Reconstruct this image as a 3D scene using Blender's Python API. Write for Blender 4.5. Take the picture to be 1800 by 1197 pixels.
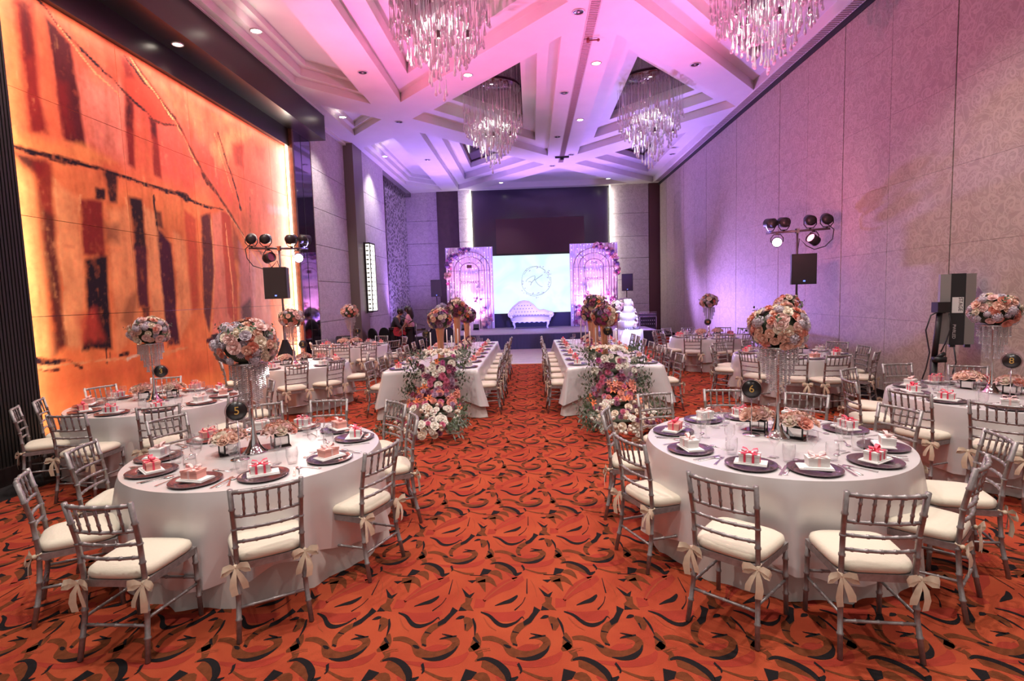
import bpy, math, random, json
import numpy as np
from mathutils import Vector, Matrix, Euler
from mathutils.geometry import tessellate_polygon
R = random.Random(7)
PI = math.pi
for o in list(bpy.data.objects): bpy.data.objects.remove(o)
SC = bpy.context.scene
COL = SC.collection

# ---------------------------------------------------------------- camera
CAMZ = 1.95; FPX = 950.0
def cam_basis(yaw, pitch, roll):
    cy, sy = math.cos(yaw), math.sin(yaw); cp, sp = math.cos(pitch), math.sin(pitch)
    f = Vector((-sy*cp, cy*cp, -sp)); r = Vector((cy, sy, 0)); u = r.cross(f)
    c, s = math.cos(roll), math.sin(roll)
    return c*r - s*u, s*r + c*u, f
_r, _u, _f = cam_basis(math.radians(2.25), math.radians(4.9), math.radians(1.74))
cd = bpy.data.cameras.new('camera'); cam = bpy.data.objects.new('camera', cd); COL.objects.link(cam)
cd.sensor_width = 36.0; cd.lens = FPX/1800*36; cd.clip_end = 200; cd.clip_start = .05
m = Matrix((( _r.x, _u.x, -_f.x, 0), (_r.y, _u.y, -_f.y, 0), (_r.z, _u.z, -_f.z, CAMZ), (0, 0, 0, 1)))
cam.matrix_world = m
SC.camera = cam
# light levels
AMB = .42; DL = 440.0; DLN = 490.0; PK = 1300.0; VI = 2000.0; PIL = 26.0; COVE = 20.0; CHL = 60.0; LEDS = 1.02; ARC = 360.0; CKL = 1100.0

# ---------------------------------------------------------------- world, exposure
SC.view_settings.view_transform = 'Standard'; SC.view_settings.look = 'None'
SC.view_settings.gamma = 1.0; SC.view_settings.use_curve_mapping = False
SC.view_settings.exposure = 0.0
w = bpy.data.worlds.new('rear_fill'); SC.world = w; w.use_nodes = True
w.node_tree.nodes['Background'].inputs[0].default_value = (1.0, .92, .90, 1)
w.node_tree.nodes['Background'].inputs[1].default_value = AMB  # even fill light, added to come in by the open end behind the camera
try:
    SC.cycles.max_bounces = 7; SC.cycles.diffuse_bounces = 3; SC.cycles.glossy_bounces = 3
    SC.cycles.transmission_bounces = 6; SC.cycles.transparent_max_bounces = 12
    SC.cycles.caustics_reflective = False; SC.cycles.caustics_refractive = False
    SC.cycles.sample_clamp_indirect = 6.0
except Exception: pass
# ---------------------------------------------------------------- lights
def light(name, kind, loc, energy, col, target=None, size=.1, angle=60, blend=.6, sy=None, spread=None):
    ld = bpy.data.lights.new(name, kind); ld.energy = energy; ld.color = col
    if kind == 'SPOT':
        ld.spot_size = math.radians(angle); ld.spot_blend = blend; ld.shadow_soft_size = size
    elif kind == 'AREA':
        ld.shape = 'RECTANGLE'; ld.size = size; ld.size_y = sy or size
        if spread: ld.spread = math.radians(spread)
    else: ld.shadow_soft_size = size
    o = bpy.data.objects.new(name, ld); COL.objects.link(o); o.location = loc
    if target is not None:
        o.rotation_euler = (Vector(target)-Vector(loc)).to_track_quat('-Z', 'Y').to_euler()
    return o
WARM = (1.0, .94, .86); WHITE = (1, .95, .9); PINK = (1.0, .17, .48); VIOLET = (.34, .2, 1.0); MAGENTA = (1.0, .3, .85)
ZC = 6.86
LIT = [(-4.88,10.1),(-1.3,12.5),(1.52,12.2),(1.51,16.0),(-4.98,14.9),(-4.98,19.1),(-1.23,24.3),(3.47,24.3)]
DARK = [(-3.55,12.1),(.95,10.0),(.93,13.85),(3.72,12.5),(-3.59,15.5),(.94,17.6),(1.54,19.9),(.92,21.5),(-3.62,19.8),(5.24,20.4)]
UNSEEN = [(1.52,7.6),(-2.0,6.2),(-4.6,5.6),(3.8,6.9),(1.5,3.6),(-2.2,2.6),(4.0,3.0),(-4.2,1.2),(1.4,.4),(4.2,-.4),(-1.6,-.8)]
for i, (x, y) in enumerate(LIT):
    big = 1.0 if y < 20 else .55
    light('downlight_beam', 'SPOT', (x, y, ZC-.06), DL*big, WARM, (x, y, 0), .07, 95, .8)
for x, y in UNSEEN:
    light('downlight_beam', 'SPOT', (x, y, ZC-.06), DLN*(1.5 if (x, y) in ((3.8, 6.9), (1.5, 3.6), (-2.2, 2.6)) else .45 if y < 1.5 else 1), WARM, (x, y, 0), .08, 105, .9)
# coloured par cans on the two stands wash the ceiling and the long wall
light('par_beam_pink', 'SPOT', (-4.0, 9.9, 3.2), PK, PINK, (-.6, 10.2, 6.9), .1, 125, 1.0)
light('par_beam_pink', 'SPOT', (4.2, 9.7, 3.2), PK, PINK, (1.6, 9.6, 6.9), .1, 125, 1.0)
light('par_beam_magenta', 'SPOT', (4.1, 9.9, 2.9), PK*.07, (1, .3, .4), (6.0, 11.8, 3.4), .1, 120, 1.0)
# violet uplights standing on the stage and behind it
light('uplight_violet', 'SPOT', (-3.9, 20.6, .8), VI, VIOLET, (-1.6, 19.2, 6.9), .15, 110, 1.0)
light('uplight_violet', 'SPOT', (3.9, 20.6, .8), VI, VIOLET, (2.6, 19.4, 6.9), .15, 110, 1.0)
light('uplight_violet', 'SPOT', (2.9, 20.4, .9), VI*1.8, (.45, .27, 1), (6.0, 17.0, 3.6), .2, 120, 1.0)
light('uplight_violet', 'SPOT', (-4.6, 21.4, .8), VI*.6, (.45, .25, 1), (-5.6, 22.5, 3.6), .2, 130, 1.0)
light('uplight_violet', 'SPOT', (.2, 19.4, .75), VI*.5, (.25, .2, 1), (0, 26, 5.4), .2, 110, 1.0)
light('stage_wash', 'SPOT', (-4.7, 11.0, 3.1), VI*1.1, (.34, .26, 1), (-.4, 19.6, .6), .1, 36, .9)
light('stage_wash', 'SPOT', (4.8, 11.0, 3.1), VI*1.1, (.34, .26, 1), (.6, 19.6, .6), .1, 36, .9)

CARPET_S = '''{"black":[[[-1.188,0.523,-1.186,0.534],[-1.169,0.516,-1.166,0.53],[-1.142,0.506,-1.137,0.524],[-1.112,0.494,-1.104,0.516],[-1.086,0.48,-1.07,0.504],[-1.061,0.463,-1.038,0.486],[-1.035,0.441,-1.008,0.464],[-1.006,0.418,-0.98,0.445],[-0.977,0.4,-0.956,0.432],[-0.948,0.389,-0.934,0.423],[-0.92,0.381,-0.912,0.417],[-0.891,0.378,-0.891,0.414],[-0.861,0.378,-0.869,0.413],[-0.831,0.385,-0.843,0.415],[-0.8,0.395,-0.813,0.42],[-0.771,0.408,-0.784,0.428],[-0.746,0.42,-0.759,0.436],[-0.725,0.434,-0.738,0.447],[-0.708,0.45,-0.721,0.46],[-0.695,0.463,-0.705,0.473],[-0.685,0.471,-0.69,0.481],[-0.68,0.471,-0.675,0.479],[-0.674,0.466,-0.667,0.47],[-0.669,0.459,-0.662,0.462],[-0.665,0.454,-0.659,0.456]],[[-0.468,0.458,-0.471,0.463],[-0.458,0.459,-0.463,0.469],[-0.443,0.459,-0.452,0.478],[-0.427,0.46,-0.438,0.487],[-0.414,0.461,-0.423,0.493],[-0.404,0.463,-0.407,0.495],[-0.391,0.467,-0.392,0.493],[-0.38,0.47,-0.38,0.491],[-0.371,0.473,-0.372,0.489]],[[-0.276,0.463,-0.261,0.47],[-0.269,0.449,-0.252,0.457],[-0.26,0.429,-0.238,0.439],[-0.25,0.408,-0.223,0.418],[-0.241,0.388,-0.213,0.396],[-0.234,0.367,-0.208,0.373],[-0.227,0.344,-0.207,0.347],[-0.221,0.323,-0.208,0.325],[-0.217,0.308,-0.208,0.31]],[[-0.354,0.411,-0.332,0.414],[-0.351,0.401,-0.331,0.403],[-0.347,0.385,-0.331,0.387],[-0.342,0.37,-0.331,0.371],[-0.34,0.36,-0.331,0.361]],[[-1.023,0.59,-1.026,0.596],[-1.003,0.593,-1.008,0.604],[-0.974,0.598,-0.983,0.615],[-0.943,0.603,-0.955,0.627],[-0.915,0.608,-0.929,0.637],[-0.892,0.611,-0.906,0.645],[-0.869,0.614,-0.884,0.652],[-0.846,0.618,-0.865,0.658],[-0.824,0.625,-0.848,0.665],[-0.802,0.637,-0.83,0.673],[-0.783,0.651,-0.811,0.682],[-0.767,0.666,-0.793,0.692],[-0.756,0.678,-0.779,0.699],[-0.749,0.688,-0.772,0.702],[-0.748,0.698,-0.768,0.703],[-0.75,0.704,-0.765,0.705],[-0.752,0.706,-0.763,0.708]],[[-1.143,1.098,-1.148,1.11],[-1.128,1.1,-1.133,1.115],[-1.106,1.103,-1.112,1.122],[-1.081,1.105,-1.086,1.129],[-1.055,1.103,-1.057,1.131],[-1.028,1.096,-1.025,1.129],[-0.998,1.086,-0.991,1.123],[-0.967,1.074,-0.956,1.114],[-0.939,1.061,-0.922,1.103],[-0.913,1.045,-0.89,1.089],[-0.888,1.026,-0.858,1.071],[-0.864,1.007,-0.829,1.053],[-0.847,0.993,-0.804,1.033],[-0.839,0.982,-0.786,1.01],[-0.832,0.969,-0.777,0.988],[-0.82,0.949,-0.776,0.98],[-0.791,0.933,-0.783,0.98],[-0.762,0.939,-0.774,0.977],[-0.738,0.953,-0.751,0.98],[-0.717,0.968,-0.726,0.985],[-0.704,0.978,-0.709,0.989]],[[-0.725,1.071,-0.703,1.088],[-0.717,1.062,-0.696,1.078],[-0.706,1.049,-0.685,1.064],[-0.695,1.036,-0.674,1.048],[-0.69,1.028,-0.667,1.033],[-0.688,1.026,-0.669,1.019],[-0.689,1.021,-0.677,1.011],[-0.692,1.015,-0.684,1.007],[-0.694,1.01,-0.689,1.005]],[[-0.735,0.121,-0.734,0.127],[-0.717,0.117,-0.715,0.127],[-0.691,0.11,-0.688,0.125],[-0.66,0.104,-0.658,0.125],[-0.629,0.1,-0.63,0.126],[-0.598,0.099,-0.602,0.13],[-0.565,0.101,-0.573,0.135],[-0.532,0.104,-0.545,0.141],[-0.501,0.111,-0.52,0.148],[-0.472,0.121,-0.496,0.155],[-0.447,0.135,-0.472,0.164],[-0.425,0.15,-0.449,0.173],[-0.407,0.165,-0.43,0.182],[-0.393,0.18,-0.415,0.191],[-0.386,0.196,-0.403,0.202],[-0.381,0.209,-0.393,0.213],[-0.378,0.218,-0.385,0.221]],[[-0.6,0.275,-0.602,0.28],[-0.59,0.276,-0.593,0.284],[-0.575,0.277,-0.58,0.289],[-0.557,0.278,-0.562,0.294],[-0.536,0.28,-0.54,0.299],[-0.507,0.284,-0.511,0.303],[-0.472,0.289,-0.475,0.306],[-0.438,0.294,-0.44,0.308],[-0.415,0.298,-0.417,0.31]],[[-0.587,0.321,-0.585,0.326],[-0.574,0.317,-0.571,0.324],[-0.555,0.312,-0.552,0.322],[-0.535,0.306,-0.531,0.319],[-0.516,0.302,-0.512,0.317],[-0.5,0.299,-0.496,0.314],[-0.484,0.298,-0.48,0.311],[-0.47,0.297,-0.467,0.308],[-0.46,0.297,-0.458,0.306]],[[-0.792,0.333,-0.789,0.348],[-0.776,0.332,-0.774,0.344],[-0.753,0.329,-0.751,0.339],[-0.73,0.327,-0.729,0.334],[-0.715,0.325,-0.714,0.33]],[[-0.781,0.228,-0.775,0.242],[-0.771,0.225,-0.765,0.239],[-0.756,0.221,-0.75,0.234],[-0.741,0.217,-0.735,0.23],[-0.73,0.214,-0.725,0.227]],[[-0.881,0.224,-0.879,0.23],[-0.875,0.22,-0.871,0.23],[-0.866,0.214,-0.859,0.23],[-0.856,0.208,-0.847,0.229],[-0.845,0.203,-0.835,0.227],[-0.834,0.2,-0.823,0.223],[-0.821,0.198,-0.812,0.218],[-0.809,0.197,-0.801,0.212],[-0.8,0.196,-0.794,0.209]],[[-0.234,0.287,-0.217,0.299],[-0.228,0.281,-0.21,0.293],[-0.219,0.271,-0.199,0.284],[-0.208,0.261,-0.188,0.275],[-0.196,0.253,-0.179,0.268],[-0.182,0.247,-0.169,0.261],[-0.167,0.243,-0.159,0.253],[-0.154,0.24,-0.149,0.246],[-0.145,0.238,-0.142,0.242]],[[-0.64,0.901,-0.633,0.901],[-0.641,0.863,-0.631,0.863],[-0.641,0.809,-0.629,0.809],[-0.641,0.757,-0.627,0.757],[-0.641,0.722,-0.625,0.722]],[[-0.658,0.684,-0.65,0.681],[-0.664,0.672,-0.656,0.668],[-0.672,0.654,-0.664,0.651],[-0.682,0.634,-0.675,0.63],[-0.696,0.616,-0.689,0.611],[-0.717,0.598,-0.71,0.591],[-0.743,0.578,-0.735,0.57],[-0.768,0.561,-0.758,0.552],[-0.785,0.549,-0.774,0.539]],[[-0.165,0.945,-0.166,0.938],[-0.216,0.947,-0.217,0.94],[-0.29,0.951,-0.291,0.943],[-0.364,0.954,-0.365,0.947],[-0.415,0.957,-0.416,0.949]]],"blackpoly":[[[-0.544,0.582],[-0.467,0.545],[-0.528,0.482],[-0.578,0.423],[-0.66,0.39],[-0.673,0.432],[-0.612,0.468],[-0.561,0.524]],[[-0.445,0.589],[-0.361,0.545],[-0.462,0.542]],[[-0.487,0.795],[-0.397,0.732],[-0.368,0.712],[-0.304,0.744],[-0.345,0.677],[-0.412,0.693]],[[-1.281,0.948],[-1.249,1.04],[-1.126,1.016],[-1.173,0.966]],[[-0.431,0.884],[-0.308,0.89],[-0.363,0.852]]],"brown":[[[-1.119,0.265,-1.128,0.294],[-1.099,0.265,-1.109,0.297],[-1.072,0.265,-1.081,0.302],[-1.042,0.264,-1.047,0.305],[-1.014,0.26,-1.011,0.304],[-0.986,0.254,-0.975,0.297],[-0.954,0.247,-0.938,0.287],[-0.923,0.237,-0.902,0.275],[-0.897,0.225,-0.866,0.261],[-0.879,0.208,-0.832,0.242],[-0.862,0.186,-0.804,0.222],[-0.839,0.161,-0.781,0.208],[-0.803,0.139,-0.762,0.2],[-0.759,0.127,-0.737,0.192],[-0.715,0.122,-0.704,0.183],[-0.671,0.121,-0.667,0.177],[-0.629,0.121,-0.631,0.174],[-0.587,0.121,-0.594,0.176],[-0.543,0.123,-0.557,0.182],[-0.499,0.128,-0.524,0.19],[-0.458,0.139,-0.5,0.198],[-0.423,0.157,-0.483,0.208],[-0.394,0.18,-0.466,0.221],[-0.374,0.206,-0.454,0.235],[-0.363,0.233,-0.448,0.241],[-0.368,0.263,-0.446,0.239],[-0.389,0.284,-0.447,0.243],[-0.413,0.297,-0.455,0.252],[-0.439,0.305,-0.464,0.259],[-0.468,0.307,-0.477,0.266],[-0.497,0.303,-0.499,0.271],[-0.522,0.299,-0.522,0.276],[-0.538,0.296,-0.538,0.279]],[[-0.604,0.45,-0.585,0.418],[-0.63,0.444,-0.607,0.406],[-0.667,0.434,-0.637,0.39],[-0.708,0.421,-0.667,0.372],[-0.744,0.403,-0.69,0.356],[-0.77,0.379,-0.707,0.34],[-0.79,0.352,-0.725,0.321],[-0.803,0.325,-0.739,0.303],[-0.811,0.298,-0.748,0.289],[-0.807,0.27,-0.749,0.276],[-0.794,0.248,-0.744,0.261],[-0.782,0.231,-0.737,0.245],[-0.774,0.22,-0.731,0.233]],[[-0.38,0.463,-0.357,0.484],[-0.373,0.448,-0.338,0.48],[-0.363,0.428,-0.309,0.474],[-0.357,0.409,-0.278,0.461],[-0.358,0.404,-0.254,0.435],[-0.354,0.402,-0.255,0.401],[-0.347,0.387,-0.272,0.376],[-0.342,0.368,-0.29,0.359],[-0.339,0.354,-0.301,0.348]],[[-0.215,0.324,-0.184,0.331],[-0.22,0.303,-0.169,0.315],[-0.227,0.273,-0.147,0.29],[-0.235,0.247,-0.128,0.259],[-0.24,0.239,-0.127,0.222],[-0.236,0.238,-0.157,0.19],[-0.239,0.223,-0.194,0.178],[-0.25,0.205,-0.224,0.175],[-0.259,0.191,-0.242,0.173]],[[-1.093,1.055,-1.089,1.101],[-1.063,1.044,-1.058,1.099],[-1.02,1.028,-1.012,1.096],[-0.975,1.012,-0.961,1.089],[-0.94,0.998,-0.913,1.076],[-0.91,0.987,-0.873,1.053],[-0.877,0.973,-0.841,1.025],[-0.846,0.959,-0.817,0.999],[-0.825,0.95,-0.801,0.982]],[[-1.156,0.973,-1.159,1.003],[-1.132,0.967,-1.137,1.007],[-1.1,0.958,-1.104,1.014],[-1.069,0.948,-1.065,1.017],[-1.052,0.941,-1.023,1.007],[-1.037,0.935,-0.992,0.978],[-1.012,0.921,-0.976,0.945],[-0.988,0.904,-0.968,0.916],[-0.97,0.892,-0.963,0.897]],[[-1.312,0.857,-1.334,0.921],[-1.278,0.859,-1.301,0.927],[-1.23,0.862,-1.251,0.936],[-1.182,0.863,-1.194,0.941],[-1.149,0.861,-1.136,0.932],[-1.124,0.854,-1.089,0.901],[-1.09,0.836,-1.059,0.863],[-1.058,0.815,-1.04,0.828],[-1.034,0.801,-1.027,0.806]],[[-1.298,0.872,-1.195,0.905],[-1.272,0.846,-1.189,0.872],[-1.235,0.808,-1.18,0.825],[-1.199,0.771,-1.171,0.78],[-1.175,0.746,-1.165,0.749]],[[-0.71,1.036,-0.707,1.045],[-0.669,1.021,-0.665,1.033],[-0.61,1.001,-0.605,1.016],[-0.547,0.98,-0.541,0.999],[-0.494,0.965,-0.489,0.987],[-0.453,0.959,-0.45,0.982],[-0.416,0.958,-0.415,0.981],[-0.387,0.959,-0.387,0.982],[-0.366,0.96,-0.366,0.982]],[[-1.159,0.094,-1.169,0.103],[-1.144,0.098,-1.159,0.112],[-1.12,0.104,-1.146,0.125],[-1.095,0.117,-1.139,0.137],[-1.083,0.144,-1.143,0.14],[-1.099,0.176,-1.157,0.151],[-1.127,0.207,-1.186,0.173],[-1.156,0.236,-1.219,0.197],[-1.175,0.255,-1.242,0.214]]],"brownpoly":[[[-0.409,0.684],[-0.316,0.68],[-0.332,0.603],[-0.275,0.541],[-0.415,0.557],[-0.451,0.601],[-0.401,0.634]]],"red":[[[-1.161,0.635,-1.188,0.659],[-1.127,0.654,-1.165,0.688],[-1.079,0.681,-1.132,0.73],[-1.025,0.71,-1.092,0.777],[-0.978,0.732,-1.048,0.817],[-0.935,0.748,-1.001,0.848],[-0.891,0.762,-0.953,0.873],[-0.847,0.776,-0.907,0.891],[-0.804,0.794,-0.864,0.907],[-0.764,0.817,-0.818,0.918],[-0.727,0.844,-0.769,0.926],[-0.695,0.868,-0.727,0.931],[-0.672,0.885,-0.697,0.935]],[[-1.157,0.526,-1.151,0.544],[-1.127,0.509,-1.117,0.54],[-1.085,0.485,-1.07,0.534],[-1.034,0.461,-1.019,0.528],[-0.977,0.443,-0.973,0.526],[-0.917,0.436,-0.924,0.527],[-0.854,0.435,-0.868,0.529],[-0.794,0.439,-0.813,0.532],[-0.742,0.447,-0.77,0.535],[-0.701,0.463,-0.739,0.536],[-0.673,0.486,-0.712,0.537],[-0.656,0.506,-0.685,0.541],[-0.646,0.52,-0.665,0.544]],[[-0.729,0.185,-0.732,0.198],[-0.711,0.182,-0.717,0.205],[-0.685,0.178,-0.694,0.215],[-0.655,0.175,-0.667,0.225],[-0.626,0.174,-0.637,0.232],[-0.592,0.179,-0.601,0.233],[-0.553,0.186,-0.559,0.232],[-0.517,0.195,-0.521,0.23],[-0.491,0.2,-0.494,0.228]],[[-1.017,0.103,-1.016,0.114],[-0.944,0.092,-0.942,0.108],[-0.84,0.074,-0.837,0.1],[-0.727,0.058,-0.724,0.093],[-0.628,0.049,-0.629,0.091],[-0.544,0.049,-0.551,0.098],[-0.464,0.054,-0.478,0.111],[-0.393,0.064,-0.413,0.125],[-0.333,0.077,-0.362,0.137],[-0.288,0.098,-0.329,0.145],[-0.261,0.124,-0.304,0.154],[-0.249,0.146,-0.282,0.165],[-0.241,0.16,-0.264,0.174]],[[-0.446,0.805,-0.434,0.818],[-0.428,0.791,-0.415,0.804],[-0.401,0.771,-0.389,0.784],[-0.375,0.752,-0.363,0.764],[-0.357,0.738,-0.345,0.751]],[[-0.285,0.566,-0.276,0.672],[-0.259,0.569,-0.249,0.669],[-0.22,0.573,-0.21,0.664],[-0.181,0.577,-0.171,0.659],[-0.154,0.58,-0.145,0.655]],[[-0.932,0.98,-0.913,1.01],[-0.905,0.958,-0.881,0.994],[-0.865,0.926,-0.835,0.97],[-0.826,0.894,-0.79,0.947],[-0.8,0.873,-0.759,0.931]]],"line":[[[-1.161,0.645,-1.169,0.65],[-1.151,0.656,-1.16,0.662],[-1.137,0.671,-1.147,0.678],[-1.117,0.69,-1.129,0.699],[-1.09,0.712,-1.102,0.723],[-1.052,0.741,-1.064,0.753],[-1.005,0.775,-1.017,0.788],[-0.953,0.81,-0.965,0.823],[-0.904,0.84,-0.913,0.854],[-0.852,0.865,-0.859,0.878],[-0.797,0.887,-0.802,0.899],[-0.747,0.905,-0.751,0.915],[-0.712,0.919,-0.716,0.927]],[[-1.147,0.477,-1.14,0.48],[-1.133,0.46,-1.125,0.465],[-1.113,0.437,-1.104,0.442],[-1.09,0.413,-1.08,0.419],[-1.067,0.392,-1.058,0.401],[-1.043,0.377,-1.036,0.386],[-1.016,0.365,-1.011,0.372],[-0.992,0.355,-0.988,0.361],[-0.976,0.348,-0.973,0.353]],[[-0.592,0.88,-0.586,0.884],[-0.581,0.865,-0.574,0.87],[-0.567,0.843,-0.558,0.849],[-0.551,0.819,-0.54,0.824],[-0.539,0.794,-0.527,0.798],[-0.53,0.765,-0.518,0.767],[-0.522,0.732,-0.511,0.733],[-0.515,0.702,-0.507,0.703],[-0.511,0.681,-0.504,0.682]],[[-1.146,0.162,-1.149,0.167],[-1.132,0.165,-1.136,0.17],[-1.113,0.169,-1.117,0.176],[-1.091,0.174,-1.096,0.182],[-1.072,0.177,-1.076,0.186],[-1.055,0.179,-1.058,0.187],[-1.038,0.18,-1.04,0.188],[-1.023,0.181,-1.025,0.187],[-1.013,0.182,-1.014,0.187]],[[-1.186,1.172,-1.189,1.18],[-1.171,1.175,-1.175,1.184],[-1.15,1.18,-1.155,1.191],[-1.127,1.185,-1.132,1.198],[-1.106,1.188,-1.11,1.203],[-1.084,1.191,-1.087,1.205],[-1.06,1.192,-1.062,1.204],[-1.039,1.194,-1.041,1.204],[-1.024,1.195,-1.026,1.203]],[[-0.554,0.218,-0.555,0.222],[-0.538,0.221,-0.54,0.226],[-0.515,0.226,-0.517,0.231],[-0.491,0.231,-0.494,0.237],[-0.475,0.234,-0.478,0.241]]]}'''
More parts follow.
